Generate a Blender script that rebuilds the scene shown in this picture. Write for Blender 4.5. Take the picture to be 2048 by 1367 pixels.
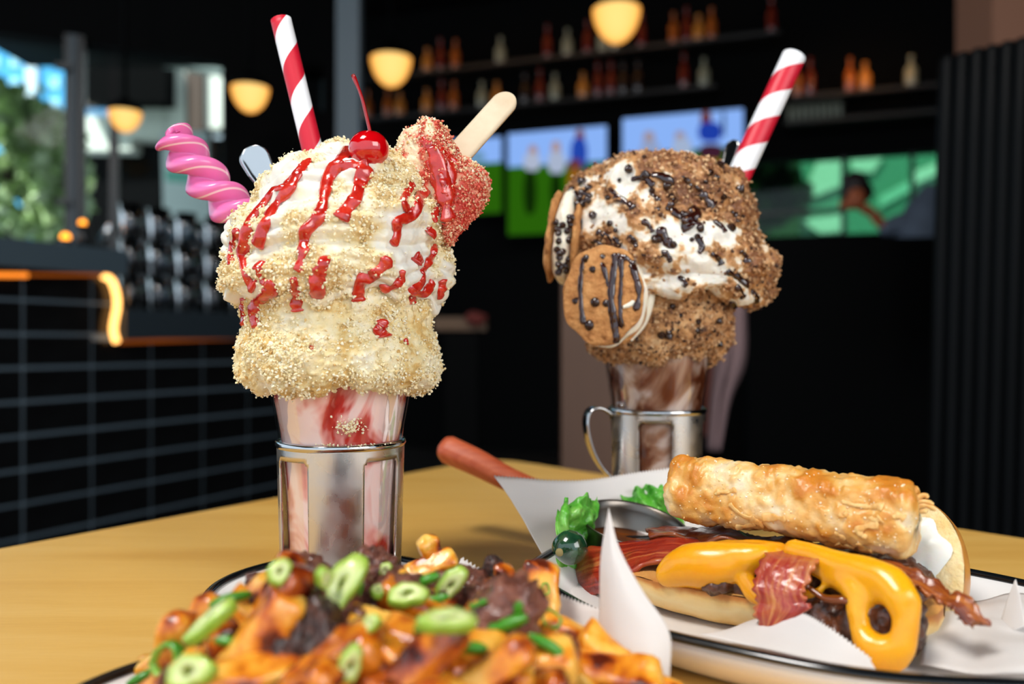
import bpy, math, random
import numpy as np
from mathutils import Vector, Matrix
from mathutils.bvhtree import BVHTree

for o in list(bpy.data.objects):
    bpy.data.objects.remove(o, do_unlink=True)
SC = bpy.context.scene
COL = SC.collection
PI = math.pi
rng = np.random.default_rng(7)
random.seed(7)

# ------------------------------------------------------------------ camera, world, lights, exposure
FPX, CX, CY, HC = 1600.0, 1024.0, 683.5, 0.155      # focal length in pixels, image centre, lens height over table top
cam_d = bpy.data.cameras.new('camera')
cam_d.sensor_width = 36.0
cam_d.lens = 36.0 * FPX / 2048.0
cam_d.clip_start = 0.02
cam_d.clip_end = 200
cam_d.dof.use_dof = True
cam_d.dof.focus_distance = 0.445
cam_d.dof.aperture_fstop = 4.2
cam = bpy.data.objects.new('camera', cam_d)
COL.objects.link(cam)
cam.location = (0, 0, HC)
cam.rotation_euler = (PI / 2, 0, 0)
SC.camera = cam

wd = bpy.data.worlds.new('world')
SC.world = wd
wd.use_nodes = True
wd.node_tree.nodes['Background'].inputs[0].default_value = (0.72, 0.86, 1.0, 1)
wd.node_tree.nodes['Background'].inputs[1].default_value = 0.95

def area_light(name, loc, target, size, power, color):
    l = bpy.data.lights.new(name, 'AREA')
    l.shape = 'RECTANGLE'
    l.size, l.size_y = size
    l.energy = power
    l.color = color
    o = bpy.data.objects.new(name, l)
    COL.objects.link(o)
    o.location = loc
    o.rotation_euler = (Vector(target) - Vector(loc)).to_track_quat('-Z', 'Y').to_euler()
    return o
sun_d = bpy.data.lights.new('sun', 'SUN'); sun_d.energy = 5.5; sun_d.angle = 0.01
sun = bpy.data.objects.new('sun', sun_d); COL.objects.link(sun)
sun.rotation_euler = Vector((0.5, 0.8, -1.0)).to_track_quat('-Z', 'Y').to_euler()      # high daylight over the street, kept off the table by the ceiling
area_light('soft_key_light', (-1.0, -0.5, 2.45), (0.0, 0.45, 0.1), (0.75, 0.75), 44, (1.0, 0.96, 0.91))  # added key light high at the left, out of frame; no window built there
area_light('front_fill_light', (1.7, -1.3, 1.2), (0.05, 0.45, 0.08), (1.4, 1.2), 22, (1.0, 0.97, 0.93))  # added fill from the right front to soften shadows; no terrace built there

SC.view_settings.view_transform = 'Standard'
SC.view_settings.look = 'None'
SC.view_settings.gamma = 1.0
SC.view_settings.use_curve_mapping = False
SC.view_settings.exposure = 0.5

# ------------------------------------------------------------------ maths helpers
def W(px, py, D):
    return np.array([(px - CX) / FPX * D, D, HC - (py - CY) / FPX * D])

def ray(px, py):
    return Vector(((px - CX) / FPX, 1.0, -(py - CY) / FPX)).normalized()
CAMO = Vector((0, 0, HC))

def _hash(i, j, k, s):
    h = (i * 374761393 + j * 668265263 + k * 2147483647 + s * 974634777) & 0xFFFFFFFF
    h = ((h ^ (h >> 13)) * 1274126177) & 0xFFFFFFFF
    h = ((h ^ (h >> 16)) * 2246822519) & 0xFFFFFFFF
    return ((h ^ (h >> 15)) & 0xFFFFFF) / float(0xFFFFFF)

def vnoise(P, seed=0):
    P = np.asarray(P, float)
    F = np.floor(P).astype(np.int64)
    f = P - F
    u = f * f * (3 - 2 * f)
    r = 0
    for a in (0, 1):
        for b in (0, 1):
            for c in (0, 1):
                w = (u[..., 0] if a else 1 - u[..., 0]) * (u[..., 1] if b else 1 - u[..., 1]) * (u[..., 2] if c else 1 - u[..., 2])
                r = r + w * _hash(F[..., 0] + a, F[..., 1] + b, F[..., 2] + c, seed)
    return r * 2 - 1

def fbm(P, octv=4, seed=0, gain=0.5):
    P = np.asarray(P, float)
    r, a, t = 0, 1.0, 0
    for i in range(octv):
        r = r + a * vnoise(P + i * 17.3, seed + i)
        t += a
        a *= gain
        P = P * 2.03
    return r / t * 1.6

def catmull(pts, n, closed=False):
    p = np.asarray(pts, float)
    if closed:
        p = np.vstack([p[-1], p, p[0], p[1]])
    else:
        p = np.vstack([2 * p[0] - p[1], p, 2 * p[-1] - p[-2]])
    m = len(p) - 3
    t = np.linspace(0, m, n, endpoint=not closed)
    i = np.minimum(t.astype(int), m - 1)
    f = (t - i)[:, None]
    a, b, c, d = p[i], p[i + 1], p[i + 2], p[i + 3]
    return 0.5 * (2 * b + (c - a) * f + (2 * a - 5 * b + 4 * c - d) * f * f + (3 * b - a - 3 * c + d) * f ** 3)

def unit(v):
    v = np.asarray(v, float)
    return v / np.maximum(np.linalg.norm(v, axis=-1, keepdims=True), 1e-12)

def grid_faces(nu, nv, wrap_u=False, off=0):
    iu = np.arange(nu if wrap_u else nu - 1)
    iv = np.arange(nv - 1)
    a, b = np.meshgrid(iu, iv, indexing='ij')
    a2 = (a + 1) % nu
    return np.stack([a * nv + b, a2 * nv + b, a2 * nv + b + 1, a * nv + b + 1], -1).reshape(-1, 4) + off

def grid_normals(G, wrap_u=True):
    du = (np.roll(G, -1, 0) - np.roll(G, 1, 0)) if wrap_u else np.gradient(G, axis=0)
    dv = np.gradient(G, axis=1)
    return unit(np.cross(du, dv))

# ------------------------------------------------------------------ object helpers
ROOT = {}

def mesh_data(name, V, F, smooth=True, uv=None, attrs=None):
    V = np.asarray(V, np.float32).reshape(-1, 3)
    me = bpy.data.meshes.new(name)
    if isinstance(F, np.ndarray):
        k = F.shape[1]
        me.vertices.add(len(V))
        me.vertices.foreach_set('co', V.ravel())
        me.loops.add(F.size)
        me.loops.foreach_set('vertex_index', F.astype(np.int32).ravel())
        me.polygons.add(len(F))
        me.polygons.foreach_set('loop_start', np.arange(0, F.size, k, dtype=np.int32))
        me.update(calc_edges=True)
    else:
        me.from_pydata(V.tolist(), [], [list(map(int, f)) for f in F])
        me.update()
    me.polygons.foreach_set('use_smooth', np.full(len(me.polygons), bool(smooth)))
    if uv is not None:
        idx = np.empty(len(me.loops), np.int32)
        me.loops.foreach_get('vertex_index', idx)
        l = me.uv_layers.new(name='UVMap')
        l.data.foreach_set('uv', np.asarray(uv, np.float32).reshape(-1, 2)[idx].ravel())
    for k, v in (attrs or {}).items():
        a = me.attributes.new(k, 'FLOAT', 'POINT')
        a.data.foreach_set('value', np.asarray(v, np.float32).ravel())
    return me

def obj(name, V, F, mat, parent=None, loc=None, smooth=True, uv=None, attrs=None, label=None, cat=None, group=None, kind=None):
    V = np.asarray(V, float).reshape(-1, 3)
    if parent is not None:
        L = ROOT[parent]
    else:
        if loc is None:
            c = (V.min(0) + V.max(0)) / 2
            loc = (c[0], c[1], V[:, 2].min())
        L = np.array(loc, float)
    o = bpy.data.objects.new(name, mesh_data(name, V - L, F, smooth, uv, attrs))
    COL.objects.link(o)
    if mat is not None:
        o.data.materials.append(mat)
    if parent is not None:
        o.parent = parent
    else:
        o.location = L
    ROOT[o] = L
    tag(o, label, cat, group, kind)
    return o

def tag(o, label=None, cat=None, group=None, kind=None):
    if label: o['label'] = label
    if cat: o['category'] = cat
    if group: o['group'] = group
    if kind: o['kind'] = kind
    return o

def thing(name, label, cat, loc, group=None):
    o = bpy.data.objects.new(name, None)
    o.empty_display_size = 0.02
    COL.objects.link(o)
    o.location = loc
    ROOT[o] = np.array(loc, float)
    return tag(o, label, cat, group)

def place(me, name, mat, M, label, cat, group):
    """a top-level copy of shared mesh data at a 4x4 matrix"""
    o = bpy.data.objects.new(name, me)
    COL.objects.link(o)
    o.matrix_world = M
    ROOT[o] = np.array(M.translation)
    if not me.materials and mat is not None:
        me.materials.append(mat)
    return tag(o, label, cat, group)

def merge(parts):
    Vs, Fs, n = [], [], 0
    for V, F in parts:
        V = np.asarray(V, float).reshape(-1, 3)
        Vs.append(V)
        Fs += [[int(i) + n for i in f] for f in F]
        n += len(V)
    return np.vstack(Vs), Fs

def prism(xy, z1, z2):
    n = len(xy)
    V = [(x, y, z1) for x, y in xy] + [(x, y, z2) for x, y in xy]
    F = [list(range(n))[::-1], list(range(n, 2 * n))] + [[i, (i + 1) % n, n + (i + 1) % n, n + i] for i in range(n)]
    return np.array(V), F

def box(c, s, rz=0.0, taper=1.0):
    ca, sa = math.cos(rz), math.sin(rz)
    V = []
    for z, t in ((-1, 1), (1, taper)):
        for x, y in ((-1, -1), (1, -1), (1, 1), (-1, 1)):
            X, Y = x * s[0] / 2 * t, y * s[1] / 2 * t
            V.append((c[0] + X * ca - Y * sa, c[1] + X * sa + Y * ca, c[2] + z * s[2] / 2))
    return np.array(V), [[3, 2, 1, 0], [4, 5, 6, 7], [0, 1, 5, 4], [1, 2, 6, 5], [2, 3, 7, 6], [3, 0, 4, 7]]

def lathe(prof, n=64, c=(0, 0, 0), close=True):
    """prof: list of (r, z); a full turn about the vertical through c"""
    p = np.asarray(prof, float)
    th = np.linspace(0, 2 * PI, n, endpoint=False)
    G = np.stack([np.outer(np.cos(th), p[:, 0]) + c[0], np.outer(np.sin(th), p[:, 0]) + c[1], np.tile(p[:, 1], (n, 1)) + c[2]], -1)
    return G.reshape(-1, 3), grid_faces(n, len(p), True)[:, ::-1]

def frames(C, up=(0, 0, 1)):
    C = np.asarray(C, float)
    T = unit(np.gradient(C, axis=0))
    N = np.empty_like(C)
    n0 = np.cross(T[0], np.cross(np.asarray(up, float), T[0]))
    if np.linalg.norm(n0) < 1e-6:
        n0 = np.cross(T[0], (1, 0.3, 0))
    n = unit(n0)
    for i in range(len(C)):
        n = n - T[i] * np.dot(n, T[i])
        n = unit(n)
        N[i] = n
    return T, N, np.cross(T, N)

def sweep(C, R, nang=20, up=(0, 0, 1), caps=True):
    """C (n,3) centre line, R scalar / (n,) / function(phi, s)->radius ; returns V,F,uv grid shape (nang, n)"""
    C = np.asarray(C, float)
    n = len(C)
    T, N, B = frames(C, up)
    ph = np.linspace(0, 2 * PI, nang, endpoint=False)
    s = np.linspace(0, 1, n)
    if callable(R):
        RR = R(ph[:, None], s[None, :])
    else:
        RR = np.broadcast_to(np.asarray(R, float), (nang, n))
    G = C[None] + RR[..., None] * (np.cos(ph)[:, None, None] * N[None] + np.sin(ph)[:, None, None] * B[None])
    V = G.reshape(-1, 3)
    F = grid_faces(nang, n, True)[:, ::-1]
    uv = np.stack(np.broadcast_arrays(ph[:, None] / (2 * PI), s[None, :]), -1).reshape(-1, 2)
    if caps:
        V = np.vstack([V, C[0], C[-1]])
        a, b = nang * n, nang * n + 1
        Fl = F.tolist()
        for i in range(nang):
            j = (i + 1) % nang
            Fl.append([a, i * n, j * n][::-1])
            Fl.append([b, j * n + n - 1, i * n + n - 1][::-1])
        F = Fl
        uv = np.vstack([uv, [0.5, 0], [0.5, 1]])
    return V, F, uv

def shell(G, th, wrap_u=False, nrm=None):
    """closed thin sheet from a grid G (nu,nv,3)"""
    nu, nv = G.shape[:2]
    N = grid_normals(G, wrap_u) if nrm is None else np.asarray(nrm, float)
    V = np.vstack([G.reshape(-1, 3), (G - N * th).reshape(-1, 3)])
    n = nu * nv
    F = grid_faces(nu, nv, wrap_u).tolist() + grid_faces(nu, nv, wrap_u, n)[:, ::-1].tolist()
    def strip(idx):
        return [[idx[i + 1], idx[i], idx[i] + n, idx[i + 1] + n] for i in range(len(idx) - 1)]
    ids = np.arange(n).reshape(nu, nv)
    if wrap_u:
        F += strip(list(ids[:, 0]) + [ids[0, 0]]) + [f[::-1] for f in strip(list(ids[:, -1]) + [ids[0, -1]])]
    else:
        ring = list(ids[:, 0]) + list(ids[-1, 1:]) + list(ids[-2::-1, -1]) + list(ids[0, -2::-1])
        F += strip(ring)
    uu, vv = np.meshgrid(np.linspace(0, 1, nu), np.linspace(0, 1, nv), indexing='ij')
    uv = np.stack([uu, vv], -1).reshape(-1, 2)
    return V, F, np.vstack([uv, uv])

def patch(ctrl, nu, nv):
    """ctrl[row][col] of world points -> smooth grid (nu along columns, nv along rows)"""
    c = np.array(ctrl, float)
    rows = np.stack([catmull(r, nu) for r in c], 1)         # nu, R, 3
    return np.stack([catmull(rows[i], nv) for i in range(nu)], 0)

_t = (1 + 5 ** 0.5) / 2
ICO_V = unit(np.array([(-1, _t, 0), (1, _t, 0), (-1, -_t, 0), (1, -_t, 0), (0, -1, _t), (0, 1, _t), (0, -1, -_t), (0, 1, -_t), (_t, 0, -1), (_t, 0, 1), (-_t, 0, -1), (-_t, 0, 1)], float))
ICO_F = np.array([(0, 11, 5), (0, 5, 1), (0, 1, 7), (0, 7, 10), (0, 10, 11), (1, 5, 9), (5, 11, 4), (11, 10, 2), (10, 7, 6), (7, 1, 8), (3, 9, 4), (3, 4, 2), (3, 2, 6), (3, 6, 8), (3, 8, 9), (4, 9, 5), (2, 4, 11), (6, 2, 10), (8, 6, 7), (9, 8, 1)])

def icosphere(sub):
    V, F = [tuple(v) for v in ICO_V], ICO_F.tolist()
    for _ in range(sub):
        cache, F2 = {}, []
        def mid(a, b):
            k = (min(a, b), max(a, b))
            if k not in cache:
                m = (np.array(V[a]) + np.array(V[b]))
                V.append(tuple(m / np.linalg.norm(m)))
                cache[k] = len(V) - 1
            return cache[k]
        for a, b, c in F:
            x, y, z = mid(a, b), mid(b, c), mid(c, a)
            F2 += [[a, x, z], [b, y, x], [c, z, y], [x, y, z]]
        F = F2
    return np.array(V), np.array(F)
ICO2 = icosphere(2)
ICO3 = icosphere(3)

def rand_rot(n, r):
    q = unit(r.normal(size=(n, 4)))
    w, x, y, z = q.T
    return np.stack([np.stack([1 - 2 * (y * y + z * z), 2 * (x * y - z * w), 2 * (x * z + y * w)], -1),
                     np.stack([2 * (x * y + z * w), 1 - 2 * (x * x + z * z), 2 * (y * z - x * w)], -1),
                     np.stack([2 * (x * z - y * w), 2 * (y * z + x * w), 1 - 2 * (x * x + y * y)], -1)], -2)

def crumbs(P, size, seed=0, jitter=0.45, squash=(1, 1, 1)):
    """many small irregular bits joined: P (n,3), size (n,)"""
    r = np.random.default_rng(seed)
    n = len(P)
    J = 1 + jitter * r.uniform(-1, 1, (n, 12, 1))
    B = ICO_V[None] * J * (np.array(squash) * r.uniform(0.6, 1.25, (n, 1, 3)))
    B = np.einsum('nij,nkj->nki', rand_rot(n, r), B)
    V = P[:, None] + B * np.asarray(size)[:, None, None]
    F = (ICO_F[None] + (np.arange(n) * 12)[:, None, None]).reshape(-1, 3)
    return V.reshape(-1, 3), F

def bvh(V, F):
    return BVHTree.FromPolygons([tuple(v) for v in np.asarray(V)], [tuple(int(i) for i in f) for f in F])

def cast(tree, px, py):
    h = tree.ray_cast(CAMO, ray(px, py))
    return (None, None) if h[0] is None else (np.array(h[0]), np.array(h[1]))

def remesh(parts, voxel, smooth_it=4):
    """fuse shapes into one continuous skin; returns V, F (world coordinates)"""
    V, F = merge(parts)
    me = mesh_data('tmp', V, F)
    o = bpy.data.objects.new('tmp', me)
    COL.objects.link(o)
    m = o.modifiers.new('r', 'REMESH'); m.mode = 'VOXEL'; m.voxel_size = voxel; m.use_smooth_shade = True
    if smooth_it:
        s = o.modifiers.new('s', 'SMOOTH'); s.factor = 0.5; s.iterations = smooth_it
    dg = bpy.context.evaluated_depsgraph_get()
    e = o.evaluated_get(dg).to_mesh()
    V2 = np.empty(len(e.vertices) * 3); e.vertices.foreach_get('co', V2)
    F2 = [tuple(p.vertices) for p in e.polygons]
    o.evaluated_get(dg).to_mesh_clear()
    bpy.data.objects.remove(o); bpy.data.meshes.remove(me)
    return V2.reshape(-1, 3), F2

def ball(c, r, sub=2):
    V, F = (ICO2 if sub == 2 else ICO3)
    return np.asarray(c) + V * np.asarray(r), F

def vert_normals(V, F):
    N = np.zeros_like(V)
    F = [f for f in F]
    A = np.array([f[:3] for f in F])
    fn = np.cross(V[A[:, 1]] - V[A[:, 0]], V[A[:, 2]] - V[A[:, 0]])
    for i in range(3):
        np.add.at(N, A[:, i], fn)
    Q = np.array([f[3] if len(f) > 3 else f[2] for f in F])
    np.add.at(N, Q, fn)
    return unit(N)

# ------------------------------------------------------------------ material helpers
def S(h, a=1.0):
    h = h.lstrip('#')
    c = [int(h[i:i + 2], 16) / 255 for i in (0, 2, 4)]
    return tuple(x / 12.92 if x <= 0.04045 else ((x + 0.055) / 1.055) ** 2.4 for x in c) + (a,)

def new_mat(name):
    m = bpy.data.materials.new(name)
    m.use_nodes = True
    return m, m.node_tree.nodes, m.node_tree.links, m.node_tree.nodes['Principled BSDF']

def mat(name, col, rough=0.5, metal=0.0, coat=0.0, sss=0.0, sss_r=(1, 0.5, 0.3), sss_s=0.003, emit=None, emit_s=0.0, spec=0.5, bump=None, sheen=0.0):
    m, n, l, b = new_mat(name)
    b.inputs['Base Color'].default_value = S(col)
    b.inputs['Roughness'].default_value = rough
    b.inputs['Metallic'].default_value = metal
    b.inputs['Coat Weight'].default_value = coat
    b.inputs['Coat Roughness'].default_value = 0.08
    b.inputs['Specular IOR Level'].default_value = spec
    b.inputs['Sheen Weight'].default_value = sheen
    if sss:
        b.inputs['Subsurface Weight'].default_value = sss
        b.inputs['Subsurface Radius'].default_value = sss_r
        b.inputs['Subsurface Scale'].default_value = sss_s
    if emit:
        b.inputs['Emission Color'].default_value = S(emit)
        b.inputs['Emission Strength'].default_value = emit_s
    if bump:
        add_bump(n, l, b, *bump)
    return m

def add_bump(n, l, b, scale, strength, dist=0.001, detail=4, src=None):
    t = n.new('ShaderNodeTexNoise')
    t.inputs['Scale'].default_value = scale
    t.inputs['Detail'].default_value = detail
    c = n.new('ShaderNodeTexCoord')
    l.new(c.outputs['Object'], t.inputs['Vector'])
    p = n.new('ShaderNodeBump')
    p.inputs['Strength'].default_value = strength
    p.inputs['Distance'].default_value = dist
    l.new(t.outputs['Fac'], p.inputs['Height'])
    l.new(p.outputs['Normal'], b.inputs['Normal'])

def ramp(n, stops, interp='LINEAR'):
    r = n.new('ShaderNodeValToRGB')
    e = r.color_ramp.elements
    while len(e) < len(stops):
        e.new(0.5)
    for i, (p, c) in enumerate(stops):
        e[i].position = p
        e[i].color = S(c) if isinstance(c, str) else c
    r.color_ramp.interpolation = interp
    return r

def noise_mat(name, stops, scale, detail=5, distort=0.0, stretch=(1, 1, 1), coords='Object', rough=0.5, coat=0.0, sss=0.0, sss_r=(1, 0.5, 0.3), sss_s=0.003, bump=None, metal=0.0, nrough=0.6, spec=0.5, rotation=(0, 0, 0)):
    m, n, l, b = new_mat(name)
    tc = n.new('ShaderNodeTexCoord')
    mp = n.new('ShaderNodeMapping')
    mp.inputs['Scale'].default_value = stretch
    mp.inputs['Rotation'].default_value = rotation
    l.new(tc.outputs[coords], mp.inputs['Vector'])
    t = n.new('ShaderNodeTexNoise')
    t.inputs['Scale'].default_value = scale
    t.inputs['Detail'].default_value = detail
    t.inputs['Roughness'].default_value = nrough
    t.inputs['Distortion'].default_value = distort
    l.new(mp.outputs['Vector'], t.inputs['Vector'])
    r = ramp(n, stops)
    l.new(t.outputs['Fac'], r.inputs['Fac'])
    l.new(r.outputs['Color'], b.inputs['Base Color'])
    b.inputs['Roughness'].default_value = rough
    b.inputs['Coat Weight'].default_value = coat
    b.inputs['Coat Roughness'].default_value = 0.12
    b.inputs['Metallic'].default_value = metal
    b.inputs['Specular IOR Level'].default_value = spec
    if sss:
        b.inputs['Subsurface Weight'].default_value = sss
        b.inputs['Subsurface Radius'].default_value = sss_r
        b.inputs['Subsurface Scale'].default_value = sss_s
    if bump:
        add_bump(n, l, b, *bump)
    return m

def attr_mat(name, attr, stops, rough=0.5, coat=0.0, sss=0.0, sss_r=(1, 0.6, 0.35), sss_s=0.003, bump=None, nscale=0, namp=0.0):
    m, n, l, b = new_mat(name)
    a = n.new('ShaderNodeAttribute')
    a.attribute_name = attr
    fac = a.outputs['Fac']
    if namp:
        t = n.new('ShaderNodeTexNoise'); t.inputs['Scale'].default_value = nscale; t.inputs['Detail'].default_value = 5
        tc = n.new('ShaderNodeTexCoord'); l.new(tc.outputs['Object'], t.inputs['Vector'])
        mm = n.new('ShaderNodeMath'); mm.operation = 'MULTIPLY_ADD'
        l.new(t.outputs['Fac'], mm.inputs[0]); mm.inputs[1].default_value = namp
        m2 = n.new('ShaderNodeMath'); m2.operation = 'SUBTRACT'
        l.new(fac, m2.inputs[0]); m2.inputs[1].default_value = namp / 2
        l.new(m2.outputs[0], mm.inputs[2])
        fac = mm.outputs[0]
    r = ramp(n, stops)
    l.new(fac, r.inputs['Fac'])
    l.new(r.outputs['Color'], b.inputs['Base Color'])
    b.inputs['Roughness'].default_value = rough
    b.inputs['Coat Weight'].default_value = coat
    if sss:
        b.inputs['Subsurface Weight'].default_value = sss
        b.inputs['Subsurface Radius'].default_value = sss_r
        b.inputs['Subsurface Scale'].default_value = sss_s
    if bump:
        add_bump(n, l, b, *bump)
    return m

def island_mat(name, stops, rough=0.7, sss=0.0, sss_s=0.002, coat=0.0):
    m, n, l, b = new_mat(name)
    g = n.new('ShaderNodeNewGeometry')
    r = ramp(n, stops)
    l.new(g.outputs['Random Per Island'], r.inputs['Fac'])
    l.new(r.outputs['Color'], b.inputs['Base Color'])
    b.inputs['Roughness'].default_value = rough
    b.inputs['Coat Weight'].default_value = coat
    if sss:
        b.inputs['Subsurface Weight'].default_value = sss
        b.inputs['Subsurface Radius'].default_value = (1, 0.6, 0.3)
        b.inputs['Subsurface Scale'].default_value = sss_s
    return m

def thin_glass(name, tint='#ffffff', gain=1.0, rough=0.03):
    m, n, l, b = new_mat(name)
    n.remove(b)
    tr = n.new('ShaderNodeBsdfTransparent'); tr.inputs[0].default_value = S(tint)
    gl = n.new('ShaderNodeBsdfGlossy'); gl.inputs['Roughness'].default_value = rough
    fr = n.new('ShaderNodeFresnel'); fr.inputs['IOR'].default_value = 1.45
    ml = n.new('ShaderNodeMath'); ml.operation = 'MULTIPLY'; ml.inputs[1].default_value = gain; ml.use_clamp = True
    l.new(fr.outputs[0], ml.inputs[0])
    mx = n.new('ShaderNodeMixShader')
    l.new(ml.outputs[0], mx.inputs[0]); l.new(tr.outputs[0], mx.inputs[1]); l.new(gl.outputs[0], mx.inputs[2])
    l.new(mx.outputs[0], n['Material Output'].inputs['Surface'])
    return m

def emit_mat(name, col, s):
    m, n, l, b = new_mat(name)
    n.remove(b)
    e = n.new('ShaderNodeEmission')
    e.inputs[0].default_value = S(col); e.inputs[1].default_value = s
    l.new(e.outputs[0], n['Material Output'].inputs['Surface'])
    return m

def paper_mat(name, col='#f4f1ee', trans=0.35):
    m, n, l, b = new_mat(name)
    b.inputs['Base Color'].default_value = S(col)
    b.inputs['Roughness'].default_value = 0.55
    add_bump(n, l, b, 260, 0.12, 0.0008)
    t = n.new('ShaderNodeBsdfTranslucent'); t.inputs[0].default_value = S(col)
    mx = n.new('ShaderNodeMixShader'); mx.inputs[0].default_value = trans
    l.new(b.outputs[0], mx.inputs[1]); l.new(t.outputs[0], mx.inputs[2])
    l.new(mx.outputs[0], n['Material Output'].inputs['Surface'])
    return m

# ================================================================== THE SETTING
def plane_fn(A, d):
    A = np.array(A, float); d = np.array(d, float); d = d / np.linalg.norm(d)
    nrm = np.array([d[1], -d[0]])
    if np.dot(nrm, A) > 0: nrm = -nrm                    # towards the camera
    def t_of(px, off=0.0):
        s = (px - CX) / FPX
        B = A + nrm * off
        return (s * B[1] - B[0]) / (d[0] - s * d[1])
    def pt(px, off=0.0):
        return A + nrm * off + d * t_of(px, off)
    def at_t(t, off=0.0):
        return A + d * t + nrm * off
    def z_of(px, py, off=0.0):
        return HC - (py - CY) / FPX * pt(px, off)[1]
    return pt, at_t, z_of, t_of
def slab(pt, px1, px2, z1, z2, off, thick):
    a, b, c, e = pt(px1, off), pt(px2, off), pt(px2, off), pt(px1, off)
    u = b - a; nr = np.array([u[1], -u[0]]); nr = nr / np.linalg.norm(nr)
    if np.dot(nr, a) < 0: nr = -nr                       # away from the camera
    return prism([a, b, b + nr * thick, a + nr * thick], z1, z2)
def slab_t(at_t, t1, t2, z1, z2, off, thick):
    return prism([at_t(t1, off), at_t(t2, off), at_t(t2, off - thick), at_t(t1, off - thick)], z1, z2)

M_black = mat('black_paint', '#060606', 0.7, spec=0.05)
M_dark = mat('dark_brown_paint', '#0a0705', 0.7, spec=0.05)
M_floor = noise_mat('dark_floor', [(0.3, '#100d0b'), (0.7, '#1c1612')], 3, rough=0.5)
M_steel_grey = mat('grey_blue_metal', '#3c464c', 0.5)
M_frame = mat('black_frame', '#131517', 0.4)
M_pane = thin_glass('window_glass', '#f4faf8', 0.05)

V, F = box((0, 3.6, -0.80), (12, 13, 0.1)); obj('floor', V, F, M_floor, smooth=False, kind='structure')
V, F = box((0.2, 3.1, 3.5), (12, 13, 0.1)); obj('ceiling', V, F, M_black, smooth=False, kind='structure')
V, F = box((5.2, 3.4, 1.35), (0.1, 9, 4.2)); obj('wall_right', V, F, M_dark, smooth=False, kind='structure')

# ---- back wall: a dark bar wall with a window strip on the right
BW, BWt, BWz, BWT = plane_fn((2.126, 7.0), (0.951, -0.309))
zt1, zb1 = BWz(1510, 325), BWz(1510, 474)
wall_parts = [slab(BW, 560, 1480, -0.75, 3.45, 0, 0.15), slab(BW, 1900, 2400, -0.75, 3.45, 0, 0.15),
              slab(BW, 1480, 1900, zt1, 3.45, 0, 0.15), slab(BW, 1480, 1900, -0.75, zb1, 0, 0.15)]
V, F = merge(wall_parts); obj('wall_back', V, F, M_black, smooth=False, kind='structure')
wn = thing('window_2', 'long low window behind the bar with green view', None, tuple(BW(1690)) + (zb1,)); wn['kind'] = 'structure'
M_pane_green = thin_glass('green_glass', '#a8cdb8', 0.6)
for a, b in ((1480, 1683), (1693, 1822), (1830, 1900)):
    V, F = slab(BW, a, b, zb1, zt1, -0.05, 0.012); obj('pane', V, F, M_pane_green, wn, smooth=False)
for a, b in ((1683, 1693), (1822, 1830)):
    V, F = slab(BW, a, b, zb1, zt1, 0.0, 0.08); obj('mullion', V, F, M_frame, wn, smooth=False)
V, F = slab(BW, 1480, 1688, BWz(1560, 430), BWz(1560, 422), 0.0, 0.06); obj('glazing_bar', V, F, M_frame, wn, smooth=False)

# ---- left window wall
LW, LWt, LWz, LWT = plane_fn((-2.56, 4.0), (0.96, 0.4))
zh, zs = LWz(0, 66), -0.75
parts = [slab(LW, -700, 664, zh, 3.45, 0, 0.12), slab(LW, 446, 588, zs, zh, 0, 0.12), slab(LW, 588, 648, zs, LWz(600, 216), 0, 0.12),
         slab(LW, 588, 648, LWz(600, 124), zh, 0, 0.12), slab(LW, 648, 664, zs, zh, 0, 0.12), slab(LW, -700, 446, zs, LWz(200, 500), 0, 0.12)]
V, F = merge(parts); obj('wall_left', V, F, M_black, smooth=False, kind='structure')
w1 = thing('window_1', 'tall black framed windows with trees and blue building outside', None, tuple(LW(150)) + (LWz(200, 500),)); w1['kind'] = 'structure'
zb = LWz(200, 500)
for a, b in ((-700, 130), (164, 218), (236, 446)):
    V, F = slab(LW, a, b, zb, zh, -0.05, 0.01); obj('pane', V, F, M_pane, w1, smooth=False)
V, F = slab(LW, 128, 168, zb, zh + 0.03, 0.03, 0.12); obj('mullion', V, F, M_frame, w1, smooth=False)
V, F = slab(LW, 138, 153, zb, zh + 0.02, 0.06, 0.05); obj('door_rail', V, F, M_steel_grey, w1, smooth=False)
V, F = slab(LW, 218, 236, zb, LWz(227, 228), 0.03, 0.1); obj('mullion', V, F, M_frame, w1, smooth=False)
for py in (142, 408):
    V, F = slab(LW, 110, 140, LWz(120, py + 5), LWz(120, py - 5), 0.1, 0.05); obj('hinge', V, F, M_frame, w1, smooth=False)
V, F = slab(LW, 588, 648, LWz(600, 216), LWz(600, 124), -0.05, 0.01); obj('pane', V, F, M_pane, w1, smooth=False)

# ---- outdoors, seen through the windows
def front_box(px1, py1, px2, py2, D, th=0.4):
    a, b = W(px1, py1, D), W(px2, py2, D)
    return prism([(a[0], D), (b[0], D), (b[0], D + th), (a[0], D + th)], b[2], a[2])
bl = thing('glass_tower', 'blue glazed building seen above the trees through left window', 'building', tuple(W(40, 300, 16)[:2]) + (-0.75,))
V, F = front_box(-420, -100, 128, 760, 16, 3); obj('wall', V, F, mat('blue_facade', '#3f9ccb', 0.4), bl, smooth=False)
M_bw = mat('pale_window_band', '#9fd2e6', 0.3)
for i in range(4):
    for j in range(5):
        V, F = front_box(-60 + j * 40, 70 + i * 42, -42 + j * 40, 92 + i * 42, 15.97, 0.05); obj('window', V, F, M_bw, bl, smooth=False)
V, F = front_box(50, 20, 72, 330, 15.9, 0.1); obj('pilaster', V, F, mat('pale_concrete', '#cfdfe6', 0.6), bl, smooth=False)
M_leaf1 = island_mat('leaf_green', [(0, '#7f9c50'), (0.5, '#a3bf78'), (1, '#d3e2b6')], 0.6)
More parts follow.
